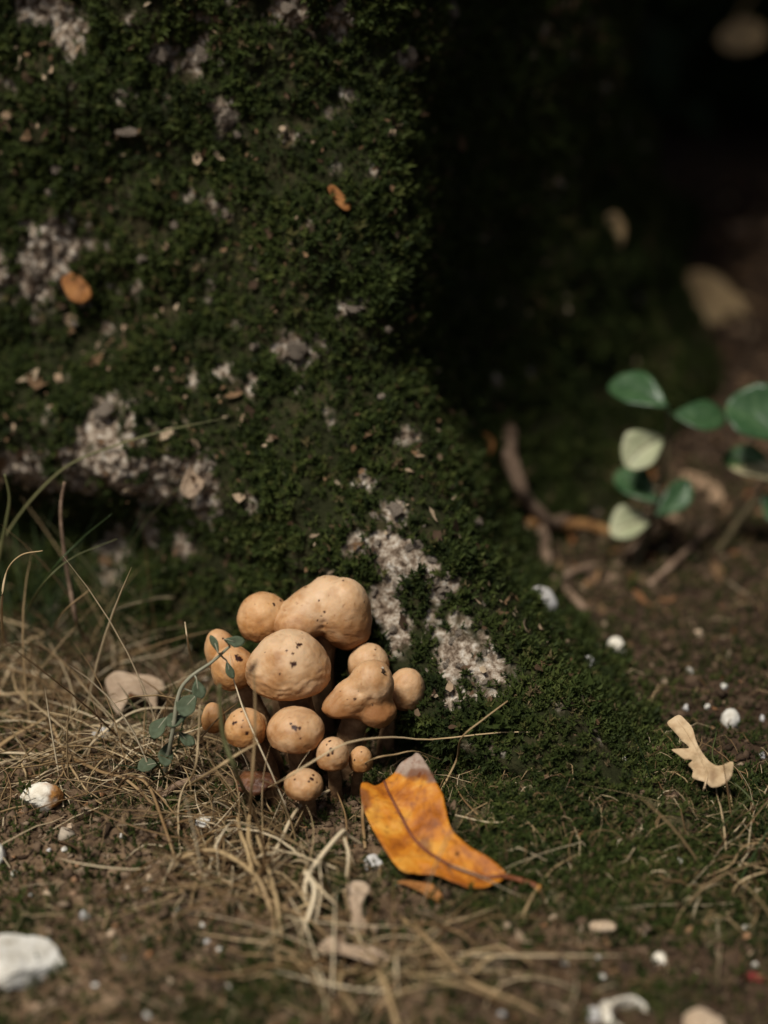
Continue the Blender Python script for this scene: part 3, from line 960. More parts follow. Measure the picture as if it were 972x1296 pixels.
# a pale crumb stuck on the knobbly cap
Wc = mush['lobed'][1]
X, Yp = project(Wc)
qx, qy = zpt(727, 398)
ok = (Wc[:, 1] < Wc[:, 1].mean() + 0.004)
dd = np.where(ok, np.hypot(X - qx, Yp - qy), 1e9)
cq = Wc[dd.argmin()]
lv = lumps(cq + rng.normal(size=(7, 3)) * np.array([.0006, .0006, .0016]), np.full(7, 0.0008), np.array([1, .1, .95, .2, 1, .9, .05]))
o = link_mesh('crumb', np_mesh('crumb', lv[0], lv[1], {'tint': lv[2]}), M_CRUMB, smooth=False)
recenter(o)
tag(o, 'tiny pale crumb of dirt stuck on the knobbly lobed mushroom cap', 'crumb')


# ------------------------------------------------------------------ leaves
def smooth_closed(P, n):
    P = np.asarray(P, dtype=float)
    m = len(P)
    out = []
    for t in np.linspace(0, m, n, endpoint=False):
        i = int(t)
        f = t - i
        p0, p1, p2, p3 = P[(i - 1) % m], P[i % m], P[(i + 1) % m], P[(i + 2) % m]
        out.append(0.5 * ((2 * p1) + (-p0 + p2) * f + (2 * p0 - 5 * p1 + 4 * p2 - p3) * f * f + (-p0 + 3 * p1 - 3 * p2 + p3) * f ** 3))
    return np.array(out)


def inside(poly, q):
    x, y = q[:, 0], q[:, 1]
    r = np.zeros(len(q), dtype=bool)
    j = len(poly) - 1
    for i in range(len(poly)):
        xi, yi = poly[i]
        xj, yj = poly[j]
        c = ((yi > y) != (yj > y)) & (x < (xj - xi) * (y - yi) / (yj - yi + 1e-15) + xi)
        r ^= c
        j = i
    return r


def seg_dist(q, line):
    d = np.full(len(q), 1e9)
    for a, b in zip(line[:-1], line[1:]):
        ab = b - a
        t = np.clip(((q - a) @ ab) / (ab @ ab + 1e-15), 0, 1)
        d = np.minimum(d, np.linalg.norm(q - (a + t[:, None] * ab), axis=1))
    return d


def blade_mesh(name, outline, O, ex, ey, disp, step, thick=0.00035, attrs=None, nout=None, jag=0.0):
    """outline: 2D metres in the frame O,ex,ey. disp(q)->height along the normal."""
    outline = np.asarray(outline, dtype=float)
    per = np.linalg.norm(np.diff(np.vstack([outline, outline[:1]]), axis=0), axis=1).sum()
    ol = smooth_closed(outline, nout or max(24, int(per / step)))
    if jag:
        c = ol.mean(0)
        jn = fbm(np.column_stack([ol * 400, np.zeros(len(ol))]), 2)
        ol = c + (ol - c) * (1 + jag * jn)[:, None]
    lo, hi = ol.min(0), ol.max(0)
    g = np.stack(np.meshgrid(np.arange(lo[0], hi[0], step), np.arange(lo[1], hi[1], step)), -1).reshape(-1, 2)
    g = g + rng.uniform(-0.25, 0.25, g.shape) * step
    g = g[inside(ol, g)]
    if len(g):
        g = g[seg_dist(g, np.vstack([ol, ol[:1]])) > step * 0.5]
    pts = np.vstack([ol, g]) if len(g) else ol
    res = delaunay_2d_cdt([Vector(p) for p in pts], [], [list(range(len(ol)))], 1, 1e-7)
    q = np.array([tuple(p) for p in res[0]])
    T = [f for f in res[2] if len(f) == 3]
    h = disp(q)
    O, ex, ey = np.array(O), np.array(ex), np.array(ey)
    nn = np.cross(ex, ey)
    W = O + q[:, :1] * ex + q[:, 1:] * ey + h[:, None] * nn
    # rim loop
    from collections import Counter
    ec = Counter()
    for f in T:
        for a, b in ((f[0], f[1]), (f[1], f[2]), (f[2], f[0])): ec[(min(a, b), max(a, b))] += 1
    F = [tuple(f) for f in T]
    nV = len(W)
    W2 = W - thick * nn
    F += [tuple(i + nV for i in reversed(f)) for f in T]
    for f in T:
        for a, b in ((f[0], f[1]), (f[1], f[2]), (f[2], f[0])):
            if ec[(min(a, b), max(a, b))] == 1: F.append((b, a, a + nV, b + nV))
    at = {k: np.concatenate([fn_(q), fn_(q)]) for k, fn_ in (attrs or {}).items()}
    return mesh_vf(name, np.vstack([W, W2]), F, at), (lambda qq, up=0.0: O + np.atleast_2d(qq)[:, :1] * ex + np.atleast_2d(qq)[:, 1:] * ey + (disp(np.atleast_2d(qq)) + up)[:, None] * nn)


def plane_frame(O, n):
    n = np.array(n, dtype=float)
    n /= np.linalg.norm(n)
    ex = np.cross([0, 1, 0], n) if abs(n[1]) < 0.95 else np.array([1.0, 0, 0])
    ex /= np.linalg.norm(ex)
    ey = np.cross(n, ex)
    return np.array(O, dtype=float), ex, ey, n


def px_to_plane(pts, O, ex, ey, n):
    out = []
    for (px, py) in pts:
        d = np.array(ray(px, py))
        t = np.dot(O - np.array(CAM), n) / np.dot(d, n)
        q = np.array(CAM) + d * t - O
        out.append((q @ ex, q @ ey))
    return np.array(out)


def veins(mid, out, n):
    """side vein polylines off a midrib (2D)"""
    c = crom(mid, 40)
    T = np.gradient(c, axis=0)
    T /= np.linalg.norm(T, axis=1)[:, None]
    res = []
    for i in np.linspace(4, 35, n).astype(int):
        for s in (-1, 1):
            nn = np.array([-T[i, 1], T[i, 0]]) * s
            d = nn * 0.8 + T[i] * 0.55
            res.append(np.array([c[i], c[i] + d * out * 0.5 + T[i] * out * 0.05, c[i] + d * out + T[i] * out * 0.25]))
    return res


# --- the orange leaf
j0, _ = surf(640, 1108)
OL = plane_frame((j0.x, j0.y, j0.z + 0.006), (-0.10, -0.34, 0.93))
orange_px = [(639, 1103), (621, 1088), (597, 1075), (573, 1054), (565, 1028), (561, 1010), (555, 1000), (545, 981), (531, 959), (521, 961), (507, 968), (499, 979), (487, 987), (476, 996), (466, 994), (458, 998),
             (458, 1016), (463, 1034), (475, 1058), (487, 1079), (499, 1097), (511, 1109), (528, 1109), (549, 1110), (570, 1118), (591, 1125), (612, 1124), (627, 1118), (637, 1111)]
mid_px = [(637, 1108), (618, 1109), (597, 1106), (570, 1097), (543, 1079), (522, 1058), (505, 1028), (493, 1005), (486, 988)]
oq = px_to_plane(orange_px, *OL)
mq = crom(px_to_plane(mid_px, *OL), 40)
side = veins(mq, 0.022, 9)
tipq = px_to_plane([(555, 1000), (531, 985), (506, 975)], *OL)


def disp_or(q):
    d = seg_dist(q, mq)
    z3 = np.column_stack([q * 30, np.zeros(len(q))])
    return 0.20 * d + 5.0 * d * d * np.where(q[:, 1] < np.interp(q[:, 0], np.sort(mq[:, 0]), mq[np.argsort(mq[:, 0]), 1]), 1.1, 0.2) + 0.0022 * fbm(z3, 3) + 0.0006 * fbm(z3 * 5, 2) - 0.0004


def a_vein(q):
    d = np.min([seg_dist(q, s) for s in side], axis=0)
    return 0.45 * np.clip(1 - d / 0.0007, 0, 1)


def a_pale(q):
    p = px_to_plane([(556, 1000)], *OL)[0]
    # withered grey tip beyond a ragged line
    a = px_to_plane([(494, 977)], *OL)[0]
    t = (p - a) / np.linalg.norm(p - a)
    nrm = np.array([-t[1], t[0]])
    s = (q - a) @ nrm + 0.0035 * fbm(np.column_stack([q * 120, np.zeros(len(q))]), 2) - 0.0005
    return sstep(-0.0006, 0.0008, s)


def a_dark(q):
    z3 = np.column_stack([q * 75, np.ones(len(q))])
    return 0.75 * sstep(0.25, 0.75, fbm(z3 + 3, 4)) + 0.5 * sstep(0.45, 0.6, fbm(z3 * 5, 2))


ore = empty('fallen_leaf', (j0.x, j0.y, j0.z))
tag(ore, 'bright orange fallen leaf with dark midrib and withered grey tip on the moss beside mushrooms', 'leaf')
me, onleaf = blade_mesh('blade', oq, OL[0], OL[1], OL[2], disp_or, 0.0009, attrs={'vein': a_vein, 'pale': a_pale, 'dark': a_dark}, jag=0.006)
orb = link_mesh('blade', me, M_ORANGE, ore)
rib = onleaf(mq, 0.0003)
tube_obj('midrib', rib, [0.0011, 0.0010, 0.0008, 0.0006], M_RIB, orb, 6, 0.7, 40)
st = px_to_plane([(637, 1108), (650, 1114), (664, 1121), (683, 1129)], *OL)
sp_ = onleaf(st[:1], 0.0002)
g1, _ = surf(655, 1116, 0.004)
g2, _ = surf(670, 1123, 0.003)
g3, _ = surf(683, 1129, 0.0015)
stk = tube_obj('stalk', [rib[0], np.array(g1), np.array(g2), np.array(g3)], [0.0012, 0.0012, 0.0014, 0.0019], M_RIB, ore, 8, 1.0, 16)
tube_obj('stalk_tip', [np.array(g3) - (np.array(g3) - np.array(g2)) * 0.15, np.array(g3) + (np.array(g3) - np.array(g2)) * 0.2], [0.0019, 0.0020], M_STALKTIP, stk, 8, 1.0, 4)


def leaf_px(name, label, outline_px, mid, O, n, mat, curl, attrs=True, step=0.0012, cat='leaf', rib_mat=None, rib_r=0.0005, jag=0.01, nv=5, vlen=0.012, group=None, stalk=None, wav=0.0015, parent=None, pn='blade'):
    FR = plane_frame(O, n)
    oq_ = px_to_plane(outline_px, *FR)
    mq_ = crom(px_to_plane(mid, *FR), 24)
    sv = veins(mq_, vlen, nv)

    def disp(q):
        d = seg_dist(q, mq_)
        z3 = np.column_stack([q * 60, np.full(len(q), float(O[0]) * 50)])
        return curl[0] * d + curl[1] * d * d + curl[2] * (q[:, 1] ** 2) + curl[3] * (q[:, 0] ** 2) + wav * fbm(z3, 3)
    at = {'vein': lambda q: 0.6 * np.clip(1 - np.min([seg_dist(q, s) for s in sv], axis=0) / 0.0007, 0, 1),
          'dark': lambda q: 0.6 * sstep(0.4, 0.8, fbm(np.column_stack([q * 110, np.ones(len(q))]), 3))} if attrs else {}
    root = empty(name, tuple(FR[0]))
    tag(root, label, cat, group)
    me_, on = blade_mesh(pn, oq_, FR[0], FR[1], FR[2], disp, step, attrs=at, jag=jag)
    bl = link_mesh(pn, me_, mat, root)
    tube_obj('midrib', on(mq_, 0.0001), [rib_r, rib_r * 0.8, rib_r * 0.4], rib_mat or mat, bl, 6, 0.8, 20)
    if stalk is not None:
        tube_obj('stalk', [on(mq_[:1])[0]] + [np.array(s) for s in stalk], [rib_r * 1.2, rib_r * 1.3], rib_mat or mat, root, 6, 1.0, 10)
    return root


# brown lobed leaf propped in the straw
pb, _ = surf(165, 900)
leaf_px('lobed_leaf', 'pale brown lobed dry leaf propped on the straw, casting a dark shadow beneath', [(134, 858), (141, 853), (152, 851), (166, 853), (187, 855), (198, 859), (207, 866), (209, 874), (202, 876), (199, 883), (198, 896), (191, 890), (184, 884), (171, 880), (164, 877), (161, 886), (156, 894), (150, 900), (144, 893), (139, 882), (137, 871), (134, 864)],
        [(206, 868), (190, 864), (170, 862), (152, 864), (140, 864)], (pb.x, pb.y + 0.012, pb.z + 0.020), (0.15, -0.45, 0.85), M_BROWNLEAF, (0.15, 0, -6.0, 0), vlen=0.010,
        stalk=[tuple(surf(222, 880)[0])], wav=0.002)
pb2, _ = surf(160, 850)
# curled tan leaf on the right
pc, _ = surf(886, 1012)
leaf_px('curled_leaf', 'curled tan dry leaf standing on edge on the soil right of the mossy root', [(843, 913), (851, 906), (859, 903), (868, 911), (876, 921), (882, 940), (893, 958), (903, 967), (912, 969), (928, 965), (927, 980), (921, 990), (912, 995), (901, 997), (894, 991), (889, 989), (882, 987), (876, 984), (877, 975), (871, 968), (876, 962), (866, 961), (858, 955), (850, 949), (860, 947), (872, 946), (864, 938), (858, 931), (850, 922)],
        [(892, 996), (895, 980), (888, 962), (880, 945), (868, 925), (856, 910)], (pc.x, pc.y, pc.z + 0.012), (-0.25, -0.75, 0.62), M_TANLEAF, (0.0, 14, -6.0, 5.0), vlen=0.008, stalk=[tuple(surf(889, 1008)[0]), tuple(surf(884, 1020)[0])], wav=0.002)
# small rust leaf folded under the orange one
pd, _ = surf(540, 1128)
leaf_px('rust_leaf', 'small crumpled rust-coloured leaf under the edge of the orange leaf', [(503, 1116), (520, 1115), (535, 1117), (546, 1120), (555, 1128), (560, 1140), (552, 1145), (543, 1141), (535, 1132), (520, 1124)],
        [(503, 1117), (525, 1119), (543, 1126), (556, 1142)], (pd.x, pd.y, pd.z + 0.003), (0, -0.3, 0.95), M_RUSTLEAF, (0.3, 0, 0, 0), vlen=0.005, step=0.001, stalk=None)
# foreground dry leaves
pe, _ = surf(452, 1180)
leaf_px('twisted_leaf', 'narrow twisted tan leaf standing among the pale straws', [(438, 1122), (450, 1114), (463, 1117), (468, 1126), (460, 1140), (458, 1155), (464, 1170), (466, 1182), (452, 1184), (440, 1176), (446, 1160), (440, 1142)],
        [(452, 1180), (453, 1160), (450, 1140), (454, 1120)], (pe.x, pe.y, pe.z + 0.004), (0.1, -0.6, 0.75), M_BROWNLEAF, (0.0, 18, -4, 0), vlen=0.006)
pf, _ = surf(465, 1215)
leaf_px('rolled_leaf', 'rolled brown dry leaf lying flat below the twisted leaf', [(405, 1200), (418, 1190), (436, 1196), (452, 1200), (475, 1204), (495, 1216), (480, 1224), (460, 1220), (440, 1212), (424, 1210), (410, 1208)],
        [(408, 1202), (440, 1204), (470, 1212), (492, 1217)], (pf.x, pf.y, pf.z + 0.005), (0.05, -0.35, 0.93), M_BROWNLEAF, (0.6, 20, 0, 0), vlen=0.006)
# leaf at the foot of the trunk behind the lobed leaf, and one lodged in the bark
pg, _ = surf(242, 605)
leaf_px('lodged_leaf', 'brown papery leaf lodged upright in the rough pale bark', [(228, 618), (236, 596), (246, 578), (256, 590), (258, 610), (248, 628), (236, 630)], [(236, 628), (242, 605), (247, 580)], tuple(pg + Vector((0, -0.006, 0))), (0.3, -0.85, 0.35), M_BROWNLEAF, (0.3, 0, 0, 4), vlen=0.007)
ph, _ = surf(95, 362)
leaf_px('brown_leaf', 'dark reddish brown leaf caught in moss below the upper pale bark patch', [(78, 352), (92, 345), (108, 356), (116, 374), (104, 384), (90, 380), (82, 368)], [(80, 352), (95, 364), (112, 378)], tuple(ph + Vector((0, -0.005, 0.002))), (0.1, -0.8, 0.55), M_RUSTLEAF, (0.2, 0, 0, 4), vlen=0.007)
pi_, _ = surf(430, 250)
leaf_px('orange_flake_leaf', 'narrow orange-brown leaf scrap stuck on the dark moss high on the trunk', [(415, 238), (422, 234), (434, 246), (444, 262), (438, 268), (426, 258)], [(417, 236), (430, 250), (442, 266)], tuple(pi_ + Vector((0, -0.004, 0.001))), (0.2, -0.8, 0.5), M_RUSTLEAF, (0.2, 0, 0, 0), vlen=0.004)
# dark red leaf scrap at the right
pr, _ = surf(955, 1238)
leaf_px('red_leaf', 'small dark red leaf scrap lying on the soil', [(934, 1236), (948, 1231), (966, 1233), (985, 1236), (975, 1243), (952, 1243)], [(936, 1236), (958, 1237), (982, 1238)], tuple(pr + Vector((0, 0, 0.002))), (0.0, -0.2, 0.95), M_REDLEAF, (0.3, 0, 0, 0), attrs=False, vlen=0.004)
# rusty leaf by the root
ps, _ = surf(606, 566)
leaf_px('amber_leaf', 'small amber leaf on the soil where the trunk meets the crooked twig', [(588, 560), (600, 548), (618, 552), (626, 566), (616, 582), (598, 582), (588, 572)], [(592, 556), (606, 566), (620, 576)], tuple(ps + Vector((0, -0.004, 0.004))), (0.0, -0.6, 0.8), M_RUSTLEAF, (0.3, 0, 0, 0), vlen=0.006, step=0.002)
# pale leaves in the dark background
Y9 = 0.62
pt = at_y(908, 425, Y9)
leaf_px('tan_leaf', 'blurred tan oval leaf standing in the dark behind the green plant', [(868, 352), (884, 343), (906, 350), (928, 370), (944, 398), (940, 418), (918, 422), (896, 412), (878, 388)], [(874, 350), (906, 384), (938, 416)], (pt.x, Y9, at_y(908, 385, Y9).z), (0.1, -0.8, 0.5), M_PALETAN, (0.15, 0, 0, 2), vlen=0.015, step=0.002, rib_r=0.001,
        stalk=[(pt.x + 0.03, Y9 + 0.01, gz1(pt.x + 0.03, Y9 + 0.01))])


# ------------------------------------------------------------------ green plant on the right
def oval_px(cx, cy, L, W, ang, pinch=0.15):
    """outline and midrib of an oval leaf in photo pixels; base end first"""
    a = R(ang)
    u = np.concatenate([np.linspace(0, 1, 12), np.linspace(1, 0, 12)[1:-1]])
    sg = np.concatenate([np.ones(12), -np.ones(10)])
    x = (u - 0.5) * L
    prof = np.sin(np.pi * u ** (0.85 + pinch)) ** 0.58 * (0.6 + 0.4 * np.minimum(1, u * 1.8))
    y = sg * prof * W / 2 + 0.10 * W * np.sin(np.pi * u)
    o_ = [(cx + x_ * math.cos(a) - y_ * math.sin(a), cy + x_ * math.sin(a) + y_ * math.cos(a)) for x_, y_ in zip(x, y)]
    m = [(cx + s * L / 2 * math.cos(a) - 0.10 * W * math.sin(math.pi * (s + 1) / 2) * math.sin(a), cy + s * L / 2 * math.sin(a) + 0.10 * W * math.sin(math.pi * (s + 1) / 2) * math.cos(a)) for s in (-1.0, -0.5, 0, 0.5, 0.93)]
    return o_, m


def leafy_plant(name, label, base_px, stem_px, leaves, Y):
    b0, _ = surf(*base_px)
    root = empty(name, tuple(b0))
    tag(root, label, 'plant')
    top = [np.array(b0) - np.array([0, 0, 0.003])] + [np.array(at_y(px, py, Y + dy)) for (px, py, dy) in stem_px]
    tube_obj('stem', top, [0.0022, 0.0018, 0.0012, 0.0009], M_PLANTSTEM, root, 8, 1.0, 30)
    sc_ = crom(top, 120)
    for (cx, cy, L, W, ang, n, mat, dy, cv) in leaves:
        o_, m_ = oval_px(cx, cy, L, W, ang)
        O = at_y(cx, cy, Y + dy)
        FR = plane_frame(tuple(O), n)
        oq_ = px_to_plane(o_, *FR)
        mq_ = crom(px_to_plane(m_, *FR), 20)
        sv = veins(mq_, 0.009, 5)

        def disp(q, mq_=mq_, cv=cv):
            d = seg_dist(q, mq_)
            return 0.42 * d + cv * ((q - mq_[0]) ** 2).sum(1) + 0.0012 * fbm(np.column_stack([q * 50, np.ones(len(q)) * cv]), 2)
        at = {'vein': lambda q, sv=sv: 0.5 * np.clip(1 - np.min([seg_dist(q, s) for s in sv], axis=0) / 0.0009, 0, 1)}
        if mat is M_VARLEAF:
            at['pale'] = lambda q, mq_=mq_: sstep(0.0005, 0.0025, -((q - mq_[10]) @ np.array([0.0, 1.0])))
        me_, on = blade_mesh('leaf', oq_, FR[0], FR[1], FR[2], disp, 0.0022, attrs=at, jag=0.0, thick=0.0005)
        lf = link_mesh('leaf', me_, mat, root)
        mr = on(mq_, 0.0002)
        e = mr[0]
        near = sc_[np.linalg.norm(sc_ - e, axis=1).argmin()]
        V1_, F1_ = tube(np.vstack([near, (near + e) / 2 + np.array([0, 0, 0.002]), mr]), [0.0009, 0.0008, 0.0006, 0.0003], 6, 0.8, 30)
        link_mesh('leaf_stalk', mesh_vf('leaf_stalk', V1_, F1_), M_PLANTSTEM if mat is not M_GREENLEAF else M_GREENLEAF, lf)
    return root


leafy_plant('seedling', 'young plant with oval green and cream leaves on one thin stem beside the fallen twigs', (800, 718), [(815, 690, 0.0), (832, 640, -0.002), (842, 590, -0.002), (846, 545, 0.0), (845, 520, 0.0)],
            [(806, 497, 84, 46, 205, (-0.2, -0.55, 0.8), M_GREENLEAF, 0.0, -5), (888, 525, 70, 42, 0, (0.15, -0.5, 0.85), M_GREENLEAF, 0.004, -4),
             (815, 573, 62, 52, 140, (-0.1, -0.75, 0.65), M_PALELEAF, -0.006, 3), (803, 616, 66, 42, 218, (-0.2, -0.5, 0.8), M_GREENLEAF, -0.002, -3),
             (851, 631, 58, 36, -48, (0.2, -0.7, 0.7), M_GREENLEAF, -0.004, 4), (797, 668, 54, 44, 160, (-0.1, -0.6, 0.75), M_PALELEAF, -0.006, 3)], 0.225)
leafy_plant('leafy_sprig', 'taller sprig of broad glossy green leaves, one edged with cream, at right of the seedling', (905, 700), [(935, 660, -0.004), (965, 620, -0.006), (990, 575, -0.008), (996, 540, -0.008)],
            [(952, 533, 78, 72, 215, (-0.1, -0.7, 0.7), M_GREENLEAF, -0.012, 3), (948, 590, 76, 40, 207, (-0.1, -0.55, 0.8), M_VARLEAF, -0.004, -3), (985, 640, 48, 40, 120, (0.1, -0.6, 0.75), M_GREENLEAF, -0.008, 0),
             (1030, 520, 70, 50, -20, (0.2, -0.5, 0.8), M_GREENLEAF, -0.004, -3)], 0.235)


# herb sprig by the mushrooms
def herb():
    b0, _ = surf(205, 985)
    root = empty('herb_sprig', tuple(b0))
    tag(root, 'grey-green herb sprig leaning from the straw over the ochre mushrooms', 'herb')
    P = [np.array(b0) - np.array([0, 0, .003]), np.array(at_y(218, 930, -0.012)), np.array(at_y(226, 880, -0.008)), np.array(at_y(240, 858, -0.006)), np.array(at_y(268, 838, -0.004)), np.array(at_y(291, 818, -0.002))]
    tube_obj('stem', P, [0.0011, 0.0010, 0.0008, 0.0006], M_HERBSTEM, root, 7, 1.0, 40)
    sc_ = crom(P, 120)
    for (cx, cy, L, W, ang, n) in [(297, 811, 26, 15, 10, (0.2, -0.7, 0.7)), (272, 815, 24, 9, -110, (-0.5, -0.7, 0.4)), (291, 848, 24, 11, 70, (0.3, -0.8, 0.5)), (240, 893, 34, 26, 120, (-0.2, -0.7, 0.7)), (225, 912, 30, 18, 150, (-0.3, -0.6, 0.7)),
                                   (252, 872, 26, 18, 75, (0.3, -0.7, 0.6)), (203, 922, 34, 20, 120, (-0.2, -0.6, 0.8)), (212, 955, 34, 20, 100, (0.1, -0.7, 0.7)), (188, 970, 28, 18, 160, (-0.1, -0.5, 0.85)), (236, 935, 26, 15, 40, (0.3, -0.6, 0.7))]:
        o_, m_ = oval_px(cx, cy, L, W, ang, 0.3)
        O = at_y(cx, cy, -0.010 + 0.006 * (cy < 860))
        FR = plane_frame(tuple(O), n)
        oq_ = px_to_plane(o_, *FR)
        mq_ = crom(px_to_plane(m_, *FR), 16)
        sv = veins(mq_, 0.004, 4)
        me_, on = blade_mesh('leaf', oq_, FR[0], FR[1], FR[2], lambda q, mq_=mq_: 0.25 * seg_dist(q, mq_) + 12 * ((q - mq_[0]) ** 2).sum(1), 0.0011,
                             attrs={'vein': lambda q, sv=sv: 0.5 * np.clip(1 - np.min([seg_dist(q, s) for s in sv], axis=0) / 0.0005, 0, 1)}, jag=0.03, thick=0.0003)
        lf = link_mesh('leaf', me_, M_HERB, root)
        e = on(mq_[:1])[0]
        near = sc_[np.linalg.norm(sc_ - e, axis=1).argmin()]
        V_, F_ = tube(np.vstack([near, (near + e) / 2, e, on(mq_[8:9])[0]]), [0.0005, 0.0003], 5, 0.8, 10)
        link_mesh('leaf_stalk', mesh_vf('leaf_stalk', V_, F_), M_HERBSTEM, lf)


herb()


# ------------------------------------------------------------------ stones and pebbles
def stone(name, label, px, py, wpx, hpx, mat, seed, angular=0.25, group=None, tall=0.6, depth=1.0, rot=0.0, stain=None, sink=0.3, cat='stone', skew=0.0):
    p, n = surf(px, py + hpx * 0.35)
    d = (p - CAM).length
    a = wpx / 2 * d / FPX
    hz = max(hpx / 2 * d / FPX, a * 0.3)
    me = bpy.data.meshes.new(name)
    bm = bmesh.new()
    bmesh.ops.create_icosphere(bm, subdivisions=4, radius=1)
    D = np.array([v.co[:] for v in bm.verts])
    rs = np.random.default_rng(seed)
    r = np.ones(len(D))
    for k in range(11):                                    # chip flat facets
        nn = rs.normal(size=3)
        nn /= np.linalg.norm(nn)
        h = 1 - angular * (0.4 + 0.8 * rs.random())
        dt = D @ nn
        r = np.minimum(r, np.where(dt > 0.05, h / np.maximum(dt, 0.05), 9))
    r = r * (1 + 0.05 * fbm(D * 2 + seed, 3) + 0.02 * fbm(D * 9 + seed, 2))
    P = D * r[:, None] * np.array([a, a * depth, hz * 1.1 * tall / 0.6])
    P[:, 2] += skew * P[:, 0]
    P[:, 1] += -0.2 * skew * P[:, 0]
    c, s = math.cos(rot), math.sin(rot)
    P = np.stack([P[:, 0] * c - P[:, 1] * s, P[:, 0] * s + P[:, 1] * c, P[:, 2]], 1)
    for v, q in zip(bm.verts, P): v.co = q
    bm.to_mesh(me)
    bm.free()
    if stain is not None:
        at = me.attributes.new('stain', 'FLOAT', 'POINT')
        sv_ = sstep(stain[0], stain[1], P[:, 0] / a + 0.35 * fbm(D * 3 + 1, 3))
        at.data.foreach_set('value', sv_.astype(np.float32))
    o = link_mesh(name, me, mat, None, smooth=(angular < 0.2))
    o.location = (p.x, p.y, p.z + hz * (0.5 - sink))
    tag(o, label, cat, group)
    return o


stone('rock', 'large flat chalky white stone half sunk in the foreground soil', 30, 1200, 118, 70, M_WHITE, 3, 0.40, tall=0.5, depth=0.9, skew=-0.25)
stone('stone', 'angular cream stone with a rust-brown stained end beside the straw', 52, 1008, 58, 34, M_WHITE_OR, 8, 0.55, tall=0.85, depth=0.6, stain=(0.25, 0.7), skew=0.28, sink=0.15)
stone('stone', 'smooth white stone at the bare soil edge below the rust-stained stone', -8, 1076, 30, 36, M_WHITE, 12, 0.2, tall=0.7)
stone('pebble', 'white pebble lying against the edge of the orange leaf', 473, 1090, 25, 20, M_GREY, 14, 0.14, tall=0.7, cat='pebble', sink=0.1)
stone('pebble', 'flat white stone chip in the straw below the rotting mushroom', 256, 1036, 30, 12, M_WHITE, 15, 0.25, tall=0.5, cat='pebble', sink=0.1)
stone('stone', 'white stone lying at the foot of the mossy root near twigs', 687, 758, 40, 30, M_GREY, 17, 0.2, tall=0.8, depth=0.6, sink=0.1, skew=-0.3)
stone('pebble', 'cream pebble on the dark soil behind the mossy root', 778, 822, 26, 30, M_WHITE_OR, 19, 0.15, tall=0.8, cat='pebble', stain=(3, 4), sink=0.05)
stone('pebble', 'round bright white pebble on the soil above the curled tan leaf', 924, 908, 24, 21, M_WHITE, 21, 0.1, tall=0.8, cat='pebble', sink=0.1)
stone('pebble', 'greyish pebble lying on the trunk side of the cream pebble', 745, 838, 20, 17, M_GREY, 22, 0.15, tall=0.7, cat='pebble', sink=0.1)
stone('stone', 'grey-white chip in the straw below the brown lobed leaf', 128, 928, 24, 16, M_GREY, 23, 0.3, tall=0.7, sink=0.0)
stone('stone', 'long tan stone chip on the mossy soil right of the orange leaf stalk', 765, 1170, 38, 12, M_TAN, 25, 0.25, tall=0.6, depth=0.5, sink=0.1)
stone('pebble', 'tan-stained white pebble on dark soil near the hollow shell', 836, 1211, 20, 13, M_WHITE_OR, 26, 0.2, tall=0.7, stain=(0.2, 1.0), cat='pebble')
stone('pebble', 'bluish white pebble touching the hollow shell', 752, 1281, 22, 17, M_GREY, 27, 0.2, tall=0.7, cat='pebble')
stone('stone', 'brown stone lump on the soil right of the hollow shell', 890, 1290, 50, 26, M_TAN, 28, 0.2, tall=0.6)
stone('stone', 'knobbly tan root lump on the soil beside the rolled leaf', 417, 1198, 26, 18, M_TAN, 30, 0.15, tall=0.7, sink=0.0)
SMALL = [(107, 1157, 16, 17), (155, 1056, 11, 11), (256, 1170, 10, 8), (262, 1190, 11, 9), (286, 1247, 14, 11), (187, 1282, 14, 11), (158, 1210, 10, 8), (278, 1200, 9, 7), (82, 1074, 10, 7), (62, 1075, 9, 8),
         (20, 1105, 14, 9), (715, 1217, 14, 7), (757, 1210, 9, 7), (762, 1234, 16, 7), (944, 1172, 12, 8), (866, 1118, 8, 6), (878, 1118, 8, 5), (916, 868, 11, 11), (965, 908, 13, 13), (872, 848, 12, 12), (790, 960, 9, 9),
         (868, 895, 10, 12), (860, 1088, 12, 8), (955, 1220, 9, 8), (635, 1282, 14, 10), (500, 1120, 9, 8), (895, 893, 9, 9), (965, 955, 10, 10), (780, 930, 8, 7), (225, 1150, 9, 7), (40, 1132, 10, 6), (120, 1245, 11, 8)]
for k, (px, py, a, b_) in enumerate(SMALL):
    stone('small_pebble', 'tiny white pebble scattered on the bare brown soil', px, py, a * 0.92, b_ * 0.85, M_WHITE if k % 3 else M_GREY, 100 + k, 0.34, rot=k * 1.3, depth=0.6 + 0.1 * (k % 6), skew=0.3 * ((k % 5) - 2) / 2, group='tiny white pebbles on the soil', tall=0.7, cat='pebble', sink=0.15)
TANP = [(680, 1070, 10, 8), (790, 1056, 10, 8), (888, 1085, 16, 9), (940, 1076, 14, 9), (812, 1180, 12, 9), (700, 1160, 10, 8), (735, 1175, 10, 9), (60, 1130, 12, 8), (140, 1180, 12, 9), (190, 1110, 11, 8), (90, 1045, 11, 8), (840, 860, 12, 11), (765, 790, 14, 14), (885, 800, 14, 13), (735, 870, 12, 11), (880, 1230, 12, 10), (640, 1170, 12, 10), (30, 965, 10, 7), (215, 1240, 14, 10), (330, 1270, 14, 11)]
